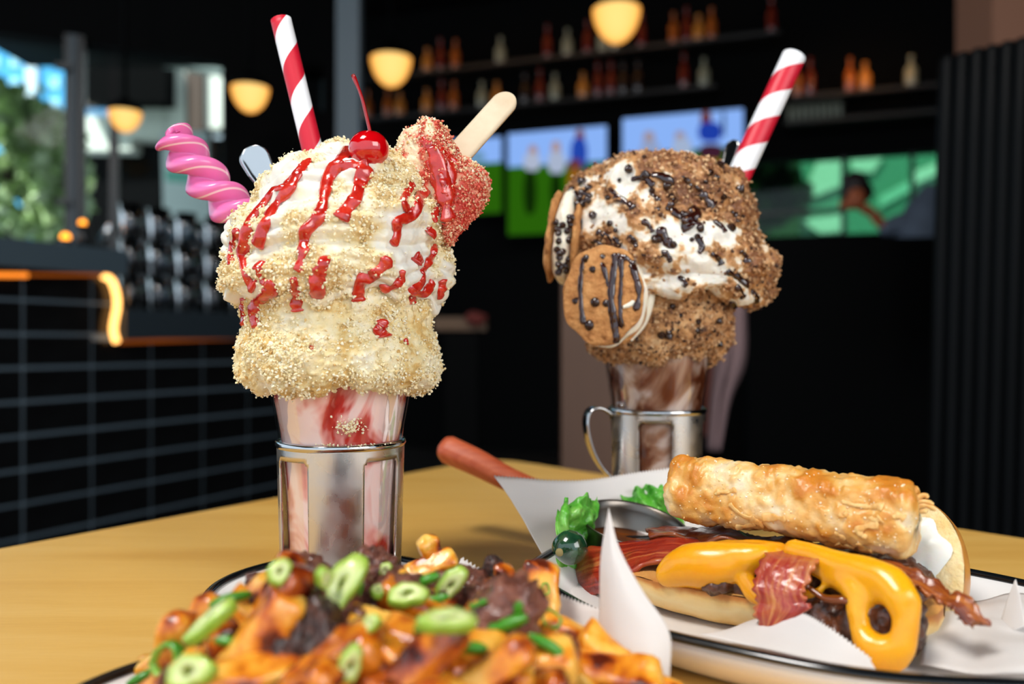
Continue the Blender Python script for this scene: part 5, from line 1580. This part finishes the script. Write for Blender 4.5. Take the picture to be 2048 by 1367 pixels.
M_bac3 = bacon_mat('bacon_pink', [(.25, '#7a1c14'), (.42, '#a8382c'), (.55, '#b9603a'), (.68, '#d08a50'), (.82, '#8a2418')])
def bacon(label, edgeA, edgeB, seed, m, th=.0022, n=90, wav=.0014, dv=0.0):
    """strip between two traced edges; each edge point = (px, py, v)"""
    A = catmull([WB(x, y, v + dv) for x, y, v in edgeA], n); B = catmull([WB(x, y, v + dv) for x, y, v in edgeB], n)
    q = np.linspace(0, 1, 14)
    G_ = A[:, None] * (1 - q)[None, :, None] + B[:, None] * q[None, :, None]
    N = grid_normals(G_, False)
    s = np.linspace(0, 1, n)
    G_ = G_ + N * (wav * np.sin(s * 21 + seed)[:, None] * np.abs(q * 2 - 1)[None] + .0012 * fbm(G_ * 90, 3, seed))[..., None]
    G_[:, 0] += (.0008 * np.sin(s * 60) * unit(A - B).T).T; G_[:, -1] += (.0008 * np.sin(s * 53 + 1) * unit(B - A).T).T
    V, F, uv = shell(G_, th)
    obj('bacon_strip', V, F, m, uv=uv, label=label, cat='bacon')
bacon('wide red bacon strip hanging past the left end of the burger',
      [(1552, 1092, .0), (1460, 1078, .0), (1380, 1074, -.004), (1300, 1078, -.006), (1240, 1084, -.004), (1190, 1092, .0), (1150, 1108, .006), (1128, 1128, .012), (1118, 1150, .018)],
      [(1545, 1112, -.012), (1460, 1112, -.014), (1370, 1118, -.024), (1310, 1124, -.028), (1262, 1140, -.03), (1225, 1178, -.03), (1195, 1186, -.026), (1170, 1188, -.020), (1152, 1200, -.010)], 1, M_bac, wav=.0005)
bacon('dark red bacon strip with crisp edge lying on the cheese under the fried roll',
      [(1292, 1058, .012), (1340, 1062, .012), (1390, 1054, .012), (1450, 1064, .010), (1520, 1076, .006), (1590, 1086, .002), (1650, 1100, -.002), (1720, 1118, -.006)],
      [(1300, 1072, -.004), (1350, 1082, -.006), (1400, 1086, -.008), (1455, 1088, -.012), (1520, 1096, -.016), (1590, 1106, -.018), (1650, 1120, -.02), (1715, 1134, -.02)], 2, M_bac2, wav=.0022)
bacon('pinkish bacon strip drooping down over the front of the burger',
      [(1538, 1086, -.022), (1530, 1110, -.040), (1512, 1140, -.048), (1508, 1170, -.052), (1512, 1200, -.054), (1508, 1225, -.055), (1522, 1256, -.056)],
      [(1648, 1100, -.022), (1634, 1120, -.042), (1618, 1150, -.050), (1606, 1180, -.054), (1612, 1205, -.056), (1618, 1216, -.056), (1556, 1262, -.057)], 3, M_bac3, wav=.0010)
bacon('brown bacon strip jutting out to the right end over the plate',
      [(1700, 1118, -.012), (1760, 1124, -.018), (1820, 1140, -.024), (1870, 1160, -.03), (1902, 1190, -.034), (1930, 1192, -.036), (1955, 1214, -.038), (1978, 1252, -.040)],
      [(1730, 1140, -.024), (1790, 1162, -.030), (1830, 1180, -.034), (1866, 1198, -.038), (1892, 1212, -.040), (1910, 1222, -.041), (1935, 1248, -.042), (1958, 1250, -.042)], 4, M_bac4, wav=.0006)

# ---- crisp fried roll on top
fr = thing('fried_roll', 'golden battered fried roll lying on top of the burger', 'fried roll', tuple(WB(1590, 1090, .0)))
a, b = WB(1345, 975, .004), WB(1832, 1043, -.008)
n = 150; s = np.linspace(0, 1, n)
C_ = a + (b - a) * s[:, None]; C_[:, 2] += .0014 * np.sin(s * PI)
Rr = np.interp(s, [0, 1], [.0176, .0186])
endl = np.clip(s / .07, 0, 1); endr = np.clip((1 - s) / .035, 0, 1)
Rr = Rr * (1 - (1 - endl) ** 2.5) ** .4 * (1 - (1 - endr) ** 3) ** .35
Rr[0], Rr[-1] = .002, .004
def rf(ph, s_):
    R = np.interp(s_, s, Rr)
    return R * (1 + .06 * np.cos(4 * (ph - .5)))
V, F, uv = sweep(C_, rf, 90, (0, 0, 1))
N = vert_normals(V, F); 
if np.mean(np.sum(N * (V - V.mean(0)), -1)) < 0: N = -N
f1 = fbm(V * 75, 3, 101); f2 = np.abs(fbm(V * 110 + 4, 3, 102))
fl = np.clip(f2 * 3 - .5, 0, 1)
batter = np.clip(.5 + .75 * fbm(V * 60 + 7, 3, 104) + .25 * (.5 - fl), 0, 1)
V = V + N * (.0013 * f1 + .0012 * fl + .0005 * fbm(V * 350, 2, 103))[:, None]
obj('batter', V, F, attr_mat('fried_batter', 'mask', [(.05, '#cf8026'), (.3, '#dfa048'), (.55, '#eabb72'), (.8, '#efd09a'), (1, '#f1dcb8')], .4, coat=.12, sss=.25, sss_r=(1, .6, .25), bump=(420, .5, .001), nscale=150, namp=.45), fr, attrs={'mask': batter})
# loose batter flakes: ridged shreds on the skin and at the far end
T_r = bvh(V, F); rq = np.random.default_rng(44)
M_flake = noise_mat('batter_flake', [(.3, '#dd9a40'), (.7, '#f2cf8e')], 120, rough=.45, sss=.2)
for k in range(16):
    x = rq.uniform(1380, 1800); y = np.interp(x, [1345, 1832], [985, 1060]) + rq.uniform(-38, 50)
    ln = rq.uniform(25, 70); dx = rq.uniform(.6, 1); dy = rq.uniform(-.25, .6)
    drizzle(fr, [T_r], [(x, y), (x + ln * .5 * dx, y + ln * .5 * dy + rq.normal() * 4), (x + ln * dx, y + ln * dy)], rq.uniform(7, 13), M_flake, 600 + k, .41 / FPX, 'batter_flake', .4)
for k, pts in enumerate([[(1826, 1000), (1846, 990), (1858, 994)], [(1830, 1012), (1854, 1010), (1872, 1020)], [(1828, 1006), (1848, 1002), (1868, 1008)], [(1826, 1020), (1842, 1022), (1856, 1020)], [(1822, 988), (1834, 978), (1838, 976)]]):
    C_ = catmull([WB(x, y, -.004) for x, y in pts], 12)
    V, F, _ = sweep(C_, np.interp(np.linspace(0, 1, 12), [0, .5, .8, 1], [.0016, .0012, .0014, .0006]) , 8); obj('batter_shred', V, F, M_flake, fr)
P = []
for k in range(260):
    x = rq.uniform(1345, 1835); y = np.interp(x, [1345, 1832], [975, 1043]) + rq.uniform(-72, 60)
    p, nn_ = cast(T_r, x, y)
    if p is not None: P.append(p)
V, F = crumbs(np.array(P), rq.uniform(.0002, .0007, len(P)), 45); obj('salt_and_crumbs', V, F, island_mat('salt_bits', [(0, '#f4e4c0'), (.6, '#e8bf78'), (1, '#fbf6ea')], .5), fr, smooth=False, kind='stuff')

# ---- ramekin with dipping sauce
rc_ = W(1268, 1047, .508); tl = Matrix.Rotation(math.radians(11), 3, 'X') @ Matrix.Rotation(math.radians(9), 3, 'Y')
rk = thing('ramekin', 'small steel ramekin of amber dipping sauce beside the lettuce', 'ramekin', tuple(rc_ - np.array([0, 0, .031])))
def tilt(V): return (np.asarray(V) - rc_) @ np.array(tl).T + rc_
R0 = .0352
pr = [(0, -.030), (R0 * .72, -.030), (R0 * .78, -.028), (R0 * .93, -.004), (R0 * .985, -.001), (R0 * 1.0, .0005), (R0 * .99, .0014), (R0 * .955, .0006), (R0 * .92, -.004), (R0 * .76, -.0265), (0, -.0265)]
V, F = lathe(pr, 72, tuple(rc_)); obj('cup', tilt(V), F, mat('satin_steel', '#746d66', .3, 1.0), rk)
V, F = lathe([(0, -.0165), (R0 * .6, -.0165), (R0 * .835, -.016), (R0 * .8, -.02), (0, -.02)], 60, tuple(rc_)); obj('dipping_sauce', tilt(V), F, noise_mat('amber_sauce', [(.35, '#5a2a0c'), (.65, '#8a4a1a')], 60, rough=.12, coat=.8), rk)
# ---- shiny green pickled pepper
pc = W(1140, 1094, .468)
gp_ = thing('pickled_pepper', 'shiny dark green pickled pepper beside the ramekin', 'pepper', tuple(pc - np.array([0, 0, .009])))
V, F = ICO3; V = V * np.array([.0105, .010, .0098]); V = V * (1 + .05 * fbm(V * 90, 2, 7))[:, None]
obj('pepper_skin', pc + V, F, noise_mat('pepper_green', [(.35, '#0f2c1c'), (.6, '#1f4a2c'), (.85, '#35683c')], 120, rough=.14, coat=.9), gp_)
V, F = ball(W(1119, 1104, .460), (.0024, .0014, .0024)); obj('blossom_scar', V, F, mat('tan_scar', '#8a7a4a', .7), gp_)
# ---- lettuce leaves: ruffled sheets
M_lettuce = noise_mat('lettuce', [(.3, '#3a9222'), (.5, '#62b63c'), (.75, '#a6d870')], 60, rough=.35, coat=.25, sss=.2, sss_r=(.5, 1, .2), bump=(220, .6, .0015))
def ruffle(label, ctrl, nu, nv, amp, seed, freq):
    G_ = patch(ctrl, nu, nv); N = grid_normals(G_, False)
    t = np.linspace(0, 1, nv)[None] ** 1.2; s = np.linspace(0, 1, nu)[:, None]
    G_ = G_ + N * (amp * t * np.sin(s * freq + 5 * t + 3 * fbm(G_ * 45, 2, seed)) + .0042 * fbm(G_ * 75, 3, seed + 1) + .0012 * fbm(G_ * 260, 2, seed + 2))[..., None]
    G_[:, -1] += np.array([0, 0, 1]) * (.0022 * np.sin(s * freq * 1.3 + seed) + .0012 * np.sin(s * freq * 2.9))
    V, F, uv = shell(G_, .0006); obj('lettuce_leaf', V, F, M_lettuce, label=label, cat='lettuce')
ruffle('ruffled green lettuce leaf left of the ramekin', [[W(1112, 1150, .485), W(1150, 1130, .490), W(1185, 1100, .50)], [W(1108, 1090, .476), W(1135, 1070, .482), W(1180, 1050, .50)], [W(1112, 1040, .482), W(1140, 1028, .486), W(1190, 1022, .505)], [W(1118, 1012, .490), W(1146, 1000, .495), W(1192, 1000, .512)]], 120, 60, .0040, 3, 13)
ruffle('ruffled green lettuce leaf between ramekin and fried roll', [[W(1250, 1045, .545), W(1310, 1060, .54), W(1370, 1060, .53)], [W(1246, 1015, .548), W(1305, 1030, .545), W(1365, 1030, .535)], [W(1242, 998, .552), W(1290, 990, .55), W(1350, 992, .54)], [W(1250, 988, .555), W(1290, 968, .555), W(1345, 975, .545)]], 120, 60, .004, 5, 15)

# ---- knife with wooden handle behind the plate
kn = thing('knife', 'knife with reddish wooden handle sticking out behind the burger parchment', 'knife', tuple(W(1060, 985, .53)))
a, b = W(880, 892, .640), W(1085, 990, .602)
C_ = catmull([a, a * .66 + b * .34 + np.array([0, 0, .001]), a * .33 + b * .67, b], 60); s = np.linspace(0, 1, 60)
Rh = np.interp(s, [0, .03, .08, .35, .7, 1], [.003, .0085, .0108, .0102, .0088, .0092])
V, F, uv = sweep(C_, lambda ph, q: np.interp(q, s, Rh) * (1 + .10 * np.abs(np.cos(2 * ph)) ** 2 - .05), 40, (0, 0, 1))
obj('handle', V, F, noise_mat('rosewood', [(.3, '#b24a28'), (.6, '#c9623c'), (.8, '#d87a52')], 60, stretch=(1, 6, 1), rough=.45, bump=(260, .15), rotation=(0, 0, .5)), kn)
bl = np.array([b, b + (b - a) * .3, b + (b - a) * .55 + np.array([0, .004, .004])])
G_ = np.stack([catmull(bl + np.array([0, 0, q]), 20) for q in (-.007, .0, .007)], 1); G_[-4:, 0, 2] += np.array([0, .002, .005, .010])
V, F, uv = shell(G_, .0012); obj('blade', V, F, M_chrome, kn)

# ================================================================== THE LOADED FRIES
fp = thing('parchment_liner', 'white parchment liner under the loaded fries with tall pointed corner', 'paper', (FC[0], FC[1], .008))
G_ = np.stack([np.stack([np.array([FC[0] + .082 * f * math.cos(a), FC[1] + .060 * f * math.sin(a), .0085 + .004 * f ** 6]) for f in np.linspace(.02, 1, 8)]) for a in np.linspace(0, 2 * PI, 48, endpoint=False)])
obj('paper_base', G_.reshape(-1, 3), grid_faces(48, 8, True), M_paper, fp)
# tall pointed corner in front of the burger
paper_flap(fp, [[W(1165, 1420, .325), W(1230, 1430, .318), W(1290, 1440, .316), W(1335, 1440, .322)],
                [W(1192, 1340, .330), W(1240, 1350, .322), W(1300, 1350, .318), W(1340, 1345, .322)],
                [W(1198, 1260, .336), W(1235, 1260, .328), W(1290, 1258, .324), W(1338, 1262, .326)],
                [W(1199, 1180, .340), W(1220, 1180, .334), W(1250, 1178, .331), W(1284, 1180, .332)],
                [W(1203, 1100, .343), W(1214, 1100, .340), W(1226, 1098, .338), W(1240, 1100, .339)],
                [W(1214, 1018, .346), W(1216, 1016, .345), W(1218, 1016, .345), W(1220, 1018, .345)]], 24, 60, None, seed=3, wrinkle=.0008)
# pinked flaps behind the heap
paper_flap(fp, [[W(890, 1215, .372), W(940, 1235, .372), W(1005, 1250, .370)], [W(905, 1160, .380), W(950, 1182, .380), W(1002, 1212, .378)], [W(922, 1116, .388), W(968, 1146, .387), W(1012, 1176, .385)]], 26, 12, 'top', .0018, seed=4, wrinkle=.0006)
paper_flap(fp, [[W(1080, 1330, .345), W(1140, 1340, .342), W(1215, 1345, .338)], [W(1095, 1260, .356), W(1150, 1265, .352), W(1212, 1275, .346)], [W(1108, 1188, .366), W(1155, 1205, .360), W(1210, 1222, .352)]], 30, 14, 'top', .0016, seed=6, wrinkle=.0006)

# heap surface
PX = [230, 300, 350, 400, 450, 500, 550, 600, 650, 700, 760, 800, 850, 900, 950, 1000, 1050, 1090, 1150, 1200, 1250, 1300]
PY = [y + 22 for y in [1372, 1345, 1318, 1285, 1248, 1215, 1188, 1172, 1160, 1160, 1172, 1172, 1166, 1176, 1190, 1200, 1212, 1232, 1290, 1312, 1350, 1385]]
nu_, nv_ = 120, 60
G_ = np.zeros((nu_, nv_, 3))
for i, px in enumerate(np.linspace(225, 1300, nu_)):
    zr = HC - (np.interp(px, PX, PY) - CY) / FPX * .335
    for j, D in enumerate(np.linspace(.225, .385, nv_)):
        w_ = (1 - ((D - .335) / .055) ** 2) if D > .335 else (1 - .45 * ((.335 - D) / .11) ** 1.6)
        z = max(.012 + (zr - .012) * max(w_, 0), .0095)
        G_[i, j] = ((px - CX) / FPX * .335, D, z)
G_[..., 2] += .003 * fbm(G_ * 55, 3, 111)
heapF = grid_faces(nu_, nv_)
M_sauced = noise_mat('sauced_fries', [(.3, '#3a1206'), (.45, '#7a2c0c'), (.6, '#b85510'), (.8, '#e0861c')], 70, rough=.3, coat=.4, bump=(240, .6, .002))
obj('fries_underlayer', G_.reshape(-1, 3), heapF, M_sauced, label='sauce soaked lower layer of fries filling the heap', cat='fries', kind='stuff')
T_heap = bvh(G_.reshape(-1, 3), heapF)
def fry_mesh(seed, L, w, h):
    n, na = 26, 28
    s = np.linspace(-1, 1, n)
    r_ = np.random.default_rng(seed)
    bend = r_.uniform(-.004, .004)
    C_ = np.stack([s * L / 2, bend * s ** 2, np.zeros(n)], -1)
    ends = np.clip((1 - np.abs(s)) / .16, 0, 1); e = (1 - (1 - ends) ** 2.2) ** .5; e[0] = e[-1] = .2
    tp_ = 1 + r_.uniform(-.3, .3) * s
    ph = np.linspace(0, 2 * PI, na, endpoint=False)
    c_, q_ = np.cos(ph), np.sin(ph)
    sc = (np.abs(c_) ** 4 + np.abs(q_) ** 4) ** -.25
    G_ = np.stack([np.broadcast_to(C_[None, :, 0], (na, n)), C_[None, :, 1] + (c_ * sc)[:, None] * w / 2 * (e * tp_)[None], (q_ * sc)[:, None] * h / 2 * (e * tp_)[None]], -1)
    V = np.vstack([G_.reshape(-1, 3), C_[0], C_[-1]])
    V = V + (.0011 * np.stack([fbm(V * 130 + k * 9, 3, seed + k) for k in range(3)], -1))
    F = grid_faces(na, n, True)[:, ::-1].tolist()
    for i in range(na):
        j = (i + 1) % na
        F.append([na * n, i * n, j * n]); F.append([na * n + 1, j * n + n - 1, i * n + n - 1])
    mk_ = np.clip(.5 + .8 * fbm(V * 120 + seed, 3, seed + 5), 0, 1)
    return mesh_data('fry', V, F, True, None, {'mask': mk_})
M_fry = attr_mat('seasoned_fry', 'mask', [(.08, '#5a1c08'), (.25, '#b4500f'), (.5, '#df841a'), (.75, '#f0a634'), (1, '#f7bf55')], .3, coat=.35, sss=.15, sss_r=(1, .5, .1), bump=(420, .5, .001), nscale=240, namp=.5)
M_fry_d = attr_mat('sauced_fry', 'mask', [(.1, '#3e1006'), (.35, '#84300c'), (.6, '#b8560f'), (.85, '#d87d1a')], .2, coat=.6, sss=.1, bump=(420, .5, .001), nscale=240, namp=.5)
fries = [fry_mesh(200 + i, L, w, h) for i, (L, w, h) in enumerate([(.050, .0125, .0115), (.062, .011, .011), (.040, .015, .012), (.034, .017, .013), (.055, .013, .010), (.046, .012, .013)])]
fries_d = [m.copy() for m in fries]
for m in fries: m.materials.append(M_fry)
for m in fries_d: m.materials.append(M_fry_d)
def basis(dirx, nrm):
    x = unit(np.array(dirx, float)); z = np.array(nrm, float); z = unit(z - x * z.dot(x)); y = np.cross(z, x)
    return Matrix(np.stack([x, y, z], 1).tolist()).to_4x4()
def heap_pt(px, py):
    p, nn_ = cast(T_heap, px, py)
    if p is None:
        return W(px, py, .335), np.array([0, -.5, .85])
    if nn_[2] < 0: nn_ = -nn_
    return p, nn_
def put(me, name, px, py, rot, lift, label, cat, group, scale=1.0, D=None, pitch=0.0, roll=0.0):
    """rot: direction of the long side in the picture, degrees up from the right"""
    hit = heap_top(px, py) if name == 'scallion_slice' else None
    if hit is not None: p, nn_ = hit; lift = .0022 * scale
    elif D is None: p, nn_ = heap_pt(px, py)
    else: p, nn_ = W(px, py, D), np.array([0, -.6, .8])
    a = math.radians(rot)
    dx = np.array([math.cos(a), pitch, math.sin(a)])
    M = Matrix.Translation(Vector(p + nn_ * lift)) @ basis(dx, nn_ + np.array([0, roll, 0])) @ Matrix.Diagonal((scale, scale, scale, 1))
    return place(me, name, None, M, label, cat, group)
hero = [  # px, py, angle, mesh, dark, scale, D, label
 (530, 1268, 60, 1, 1, 1.0, None, 'long dark fry standing on the left slope of the heap'),
 (475, 1285, 48, 0, 0, 1.05, None, 'sauced fry leaning on the lower left slope'),
 (420, 1300, 35, 4, 0, 1.1, None, 'fry low on the left edge of the heap'),
 (365, 1335, 30, 5, 0, 1.0, None, 'leftmost fry near the plate rim'),
 (560, 1300, 72, 4, 1, 1.1, None, 'dark fry below the left meat chunk'),
 (800, 1300, -8, 1, 0, 1.35, None, 'big glossy fry at the front centre of the heap'),
 (740, 1325, 6, 2, 1, 1.2, None, 'dark glazed fry at the front left of centre'),
 (905, 1340, -14, 0, 0, 1.2, None, 'orange fry at the very front of the heap'),
 (1090, 1270, -28, 1, 0, 1.15, None, 'orange fry sloping down on the right side'),
 (1150, 1310, -34, 4, 0, 1.1, None, 'outermost orange fry on the right slope'),
 (1080, 1216, 82, 3, 0, 1.05, .352, 'stubby golden fry standing upright at the back right'),
 (850, 1152, 24, 2, 0, .8, .366, 'crisp golden fry at the back left of the paper tip'),
 (880, 1150, 110, 0, 0, .72, .372, 'crisp golden fry leaning back by the paper tip'),
 (1000, 1215, 78, 5, 1, .75, .350, 'brown fry upright among the meat chunks'),
 (1250, 1352, -30, 5, 0, 1.0, .318, 'orange fry against the tall paper corner'),
 (1185, 1352, -12, 0, 0, 1.1, .312, 'orange fry at the lower right of the heap'),
 (1010, 1352, 10, 2, 0, 1.2, None, 'thick orange fry at the lower front right'),
 (650, 1345, 30, 2, 1, 1.2, None, 'dark sauced fry at the lower front left'),
 (500, 1340, 55, 5, 0, 1.2, None, 'orange fry at the lower left front'),
 (860, 1255, -20, 5, 1, 1.0, None, 'dark fry under the pale scallion slice'),
]
for px, py, an, mi, dk, sc, D, lab in hero:
    put((fries_d if dk else fries)[mi], 'fry', px, py, an, .004, lab, 'fry', None, sc, D, random.uniform(-.3, .3), random.uniform(-.3, .3))
rr = random.Random(11)
for k in range(46):
    px = rr.uniform(330, 1210)
    top_ = np.interp(px, PX, PY)
    py = rr.uniform(top_ + 22, 1400)
    if (540 < px < 760 and py < 1325) or (850 < px < 1070 and py < 1262): continue
    sl = 45 if px < 520 else (-25 if px > 1040 else 0)
    put(rr.choice(fries if rr.random() < .55 else fries_d), 'fry', px, py, sl + rr.uniform(-45, 45), rr.uniform(-.001, .004), 'sauced fry mixed into the loaded heap', 'fry', 'fries in the heap', rr.uniform(.75, 1.05), None, rr.uniform(-.6, .6), rr.uniform(-.5, .5))
# beef chunks
def chunk_mesh(seed, r0):
    V, F = ICO3
    d = 1 + .38 * fbm(V * 1.5 + seed, 3, seed) + .22 * (np.abs(fbm(V * 3.2 + seed, 3, seed + 1)) - .2) + .06 * fbm(V * 9, 2, seed + 2)
    d = np.clip(d, .62, 1.45)
    V = V * d[:, None] * r0 * np.array([1.15, 1, .9])
    me = mesh_data('beef_chunk', V, F); return me
M_chunk = noise_mat('braised_beef', [(.26, '#2a120c'), (.4, '#56291d'), (.54, '#7e4736'), (.7, '#a06a52'), (.85, '#b9866e')], 2.6, rough=.3, coat=.45, bump=(7, 1.0, .0025), detail=8)
M_char = noise_mat('charred_beef', [(.3, '#120907'), (.5, '#3a1c14'), (.8, '#704536')], 2.6, rough=.3, coat=.4, bump=(7, 1.0, .0025))
chunks = [chunk_mesh(300 + i, 1.0) for i in range(5)]
for i, m in enumerate(chunks): m.materials.append(M_char if i >= 3 else M_chunk)
for px, py, r0, ci, lab, D in [(655, 1262, .0128, 0, 'largest dark beef chunk left of centre', None), (572, 1205, .0085, 1, 'beef chunk near the left top of the heap', None), (575, 1325, .0085, 3, 'charred beef chunk at the lower left front', None),
    (700, 1225, .010, 1, 'beef chunk right of the big scallion slice', None), (740, 1160, .0085, 2, 'pinkish beef chunk at the top by the steel holder', None), (815, 1225, .0100, 2, 'beef chunk under the scallion ring', None),
    (940, 1200, .0085, 0, 'crumbled beef chunk at the back right', .352), (985, 1180, .0080, 3, 'charred beef chunk by the paper tip', .362), (1030, 1225, .0085, 4, 'charred beef chunk left of the upright golden fry', .350), (960, 1235, .0095, 1, 'beef chunk at the right centre', None),
    (905, 1182, .0065, 2, 'small beef crumble at the back of the heap', .36), (615, 1165, .0075, 2, 'beef chunk under the topmost scallion', None), (1000, 1310, .0150, 1, 'big glazed beef chunk at the front right of centre', None), (640, 1320, .010, 3, 'charred beef piece below the largest chunk', None), (760, 1260, .0075, 1, 'small beef chunk left of the big glossy fry', None), (520, 1190, .0055, 1, 'small beef crumble on the upper left slope', None), (602, 1236, .0095, 0, 'beef chunk between the largest chunk and the left dark fry', None), (705, 1292, .0090, 2, 'beef chunk just right below the largest chunk', None), (548, 1255, .0075, 3, 'charred beef bit on the left slope under the scallions', None), (880, 1222, .0080, 1, 'beef chunk between the two pale scallion slices', None), (1015, 1192, .0065, 4, 'charred beef bit nearest the pinked paper', .358), (780, 1205, .0075, 0, 'beef chunk just left of the scallion ring', None)]:
    put(chunks[ci], 'beef_chunk', px, py, rr.uniform(0, 180), r0 * .75, lab, 'beef', None, r0, D, rr.uniform(-.5, .5), rr.uniform(-.5, .5))
for k in range(22):
    px = rr.uniform(500, 1080); py = np.interp(px, PX, PY) + rr.uniform(5, 70); r0 = rr.uniform(.003, .0055)
    put(rr.choice(chunks), 'beef_crumble', px, py, rr.uniform(0, 180), r0 * .5, 'small beef crumble scattered over the fries', 'beef', 'beef crumbles on the fries', r0, None, rr.uniform(-.5, .5), rr.uniform(-.5, .5))
# scallions
bpy.context.view_layer.update()
DG = bpy.context.evaluated_depsgraph_get()
def heap_top(px, py):
    h = SC.ray_cast(DG, CAMO, ray(px, py))
    if h[0] and h[4].name.split('.')[0] in ('fry', 'beef_chunk', 'beef_crumble', 'fries_underlayer'):
        nn_ = np.array(h[2]); nn_ = nn_ if nn_.dot(np.array(ray(px, py))) < 0 else -nn_
        return np.array(h[1]), unit(nn_ + np.array([0, -.1, .45]))
    return None
def scallion_ring(seed, R, ri, h, stretch, solid=False):
    n, m_ = 36, 10
    th = np.linspace(0, 2 * PI, n, endpoint=False)
    pr = [(ri, -h / 2), ((ri + R) / 2, -h / 2 * 1.02), (R * .96, -h / 2 * .95), (R, -h * .25), (R, h * .25), (R * .96, h / 2 * .95), ((ri + R) / 2, h / 2 * 1.02), (ri, h / 2), (ri * .93, 0), (ri, -h / 2)]
    pr = np.array(pr)
    wob = 1 + .13 * np.sin(th * 2 + seed) + .07 * np.sin(th * 3 + seed * 2) + .04 * np.sin(th * 7)
    G_ = np.stack([np.outer(np.cos(th) * wob, pr[:, 0]) * stretch, np.outer(np.sin(th) * wob, pr[:, 0]), np.tile(pr[:, 1], (n, 1)) + .25 * h * np.sin(th + seed)[:, None]], -1)
    mk_ = np.tile(np.clip((pr[:, 0] - ri) / (R - ri), 0, 1), (n, 1))
    return mesh_data('scallion_slice', G_.reshape(-1, 3), grid_faces(n, len(pr), True)[:, ::-1], True, None, {'mask': mk_})
M_scal_p = attr_mat('scallion_pale', 'mask', [(.0, '#a8b860'), (.3, '#dbe4a6'), (.6, '#ccdc86'), (.85, '#aac653'), (1, '#8cb038')], .3, coat=.3, sss=.35, sss_r=(.7, 1, .3))
M_scal_g = attr_mat('scallion_green', 'mask', [(.0, '#8fc24a'), (.6, '#5aa628'), (1, '#3b8a1c')], .3, coat=.3, sss=.25, sss_r=(.5, 1, .2))
sp_ = [scallion_ring(i, .0056, .0008 + .0006 * (i == 1), .0046, 1.0 + .38 * i) for i in range(3)]; sg_ = [scallion_ring(5 + i, .0055, .0044, .0040, 1.0 + .45 * i) for i in range(3)]
for m in sp_: m.materials.append(M_scal_p)
for m in sg_: m.materials.append(M_scal_g)
def strip_mesh(seed, L, w):
    n = 18; s = np.linspace(-1, 1, n); 
    C_ = np.stack([s * L / 2, np.zeros(n), .0016 * np.sin(s * 2 + seed)], -1)
    G_ = np.stack([C_ + np.array([0, q * w / 2, -.0022 * q * q]) * np.array([1, 1, 1]) for q in np.linspace(-1, 1, 7)], 1)
    G_[:, :, 1] *= (1 - np.abs(s) ** 4 * .6)[:, None]
    V, F, uv = shell(G_, .0009); mk_ = np.clip(np.concatenate([np.full(n * 7, .9), np.full(n * 7, .1)]), 0, 1)
    return mesh_data('scallion_strip', V, F, True, None, {'mask': mk_})
ss_ = [strip_mesh(i, .012 + .003 * i, .0048) for i in range(3)]
for m in ss_: m.materials.append(M_scal_g)
sc_list = [  # px, py, rot, mesh, scale, lift, D, label
 (682, 1180, 60, sp_[2], 1.35, .013, None, 'biggest pale scallion slice leaning at the top of the heap'),
 (700, 1148, 20, ss_[1], 1.1, .012, None, 'bright green scallion strip on the crest of the heap'),
 (640, 1158, 80, sp_[0], .8, .012, None, 'pale scallion piece on the crest left of the big slice'),
 (560, 1150, 0, sp_[0], .85, .010, None, 'pale scallion ring at the left top of the heap'),
 (815, 1196, -8, sp_[1], 1.0, .010, None, 'pale scallion ring at the middle with open centre'),
 (893, 1175, 55, sp_[2], .95, .010, .340, 'pale scallion slice tilted at the back right'),
 (895, 1250, -14, sp_[2], 1.05, .009, None, 'long pale scallion slice right of the centre'),
 (845, 1165, 20, ss_[1], .95, .008, .352, 'dark green scallion strip at the back of the heap'),
 (870, 1200, -5, ss_[0], .9, .008, None, 'green scallion strip under the tilted slice'),
 (1010, 1255, 28, ss_[2], 1.2, .010, None, 'bright green scallion strip on the right side'),
 (1035, 1230, 75, ss_[0], .9, .012, None, 'green scallion strip standing up by the charred beef'),
 (1105, 1300, -28, ss_[2], 1.1, .009, None, 'green scallion strip on the right slope'),
 (935, 1300, -5, ss_[1], 1.0, .010, None, 'green scallion strip at the front right of centre'),
 (695, 1330, 70, sp_[1], .85, .010, None, 'pale scallion slice at the front below the largest beef'),
 (462, 1200, 14, ss_[2], .95, .006, .338, 'green scallion strip at the edge of the left slope'),
 (425, 1250, 35, sp_[2], 1.05, .008, None, 'pale scallion slice on the left slope'),
 (440, 1280, -10, ss_[0], .9, .008, None, 'small green scallion strip on the left slope'),
 (340, 1320, 30, sg_[1], 1.2, .008, None, 'green scallion ring at the lower left edge'),
 (300, 1350, 20, ss_[2], 1.0, .007, None, 'lime green scallion strip nearest the left plate rim'),
 (385, 1352, 5, sp_[1], 1.15, .009, None, 'pale scallion ring at the bottom left front'),
 (1100, 1245, 40, sg_[0], .8, .006, .346, 'small green scallion loop right of the golden fry'),
 (1090, 1178, 0, sg_[0], .5, .004, .350, 'tiny green scallion bit on top of the upright golden fry'),
 (855, 1258, 0, ss_[0], .7, .008, None, 'small green scallion bit left of the long slice'),
 (720, 1185, 90, ss_[0], .7, .010, None, 'small green scallion bit beside the pinkish beef'),
 (760, 1185, 0, sp_[0], .6, .011, None, 'small yellowish scallion ring near the centre'),
 (740, 1250, 0, sp_[0], .6, .008, None, 'small yellowish scallion ring below the centre'),
 (955, 1210, 10, ss_[0], .7, .012, None, 'small green scallion bit on the crumbled beef'),
 (770, 1140, 0, sp_[0], .55, .008, None, 'tiny yellow scallion bit on the crest by the holder'),
]
for px, py, rot, me, sc, lift, D, lab in sc_list:
    put(me, 'scallion_slice', px, py, rot, lift, lab, 'scallion', None, sc * .88, D, rr.uniform(-.7, .7), rr.uniform(-1.2, .3))
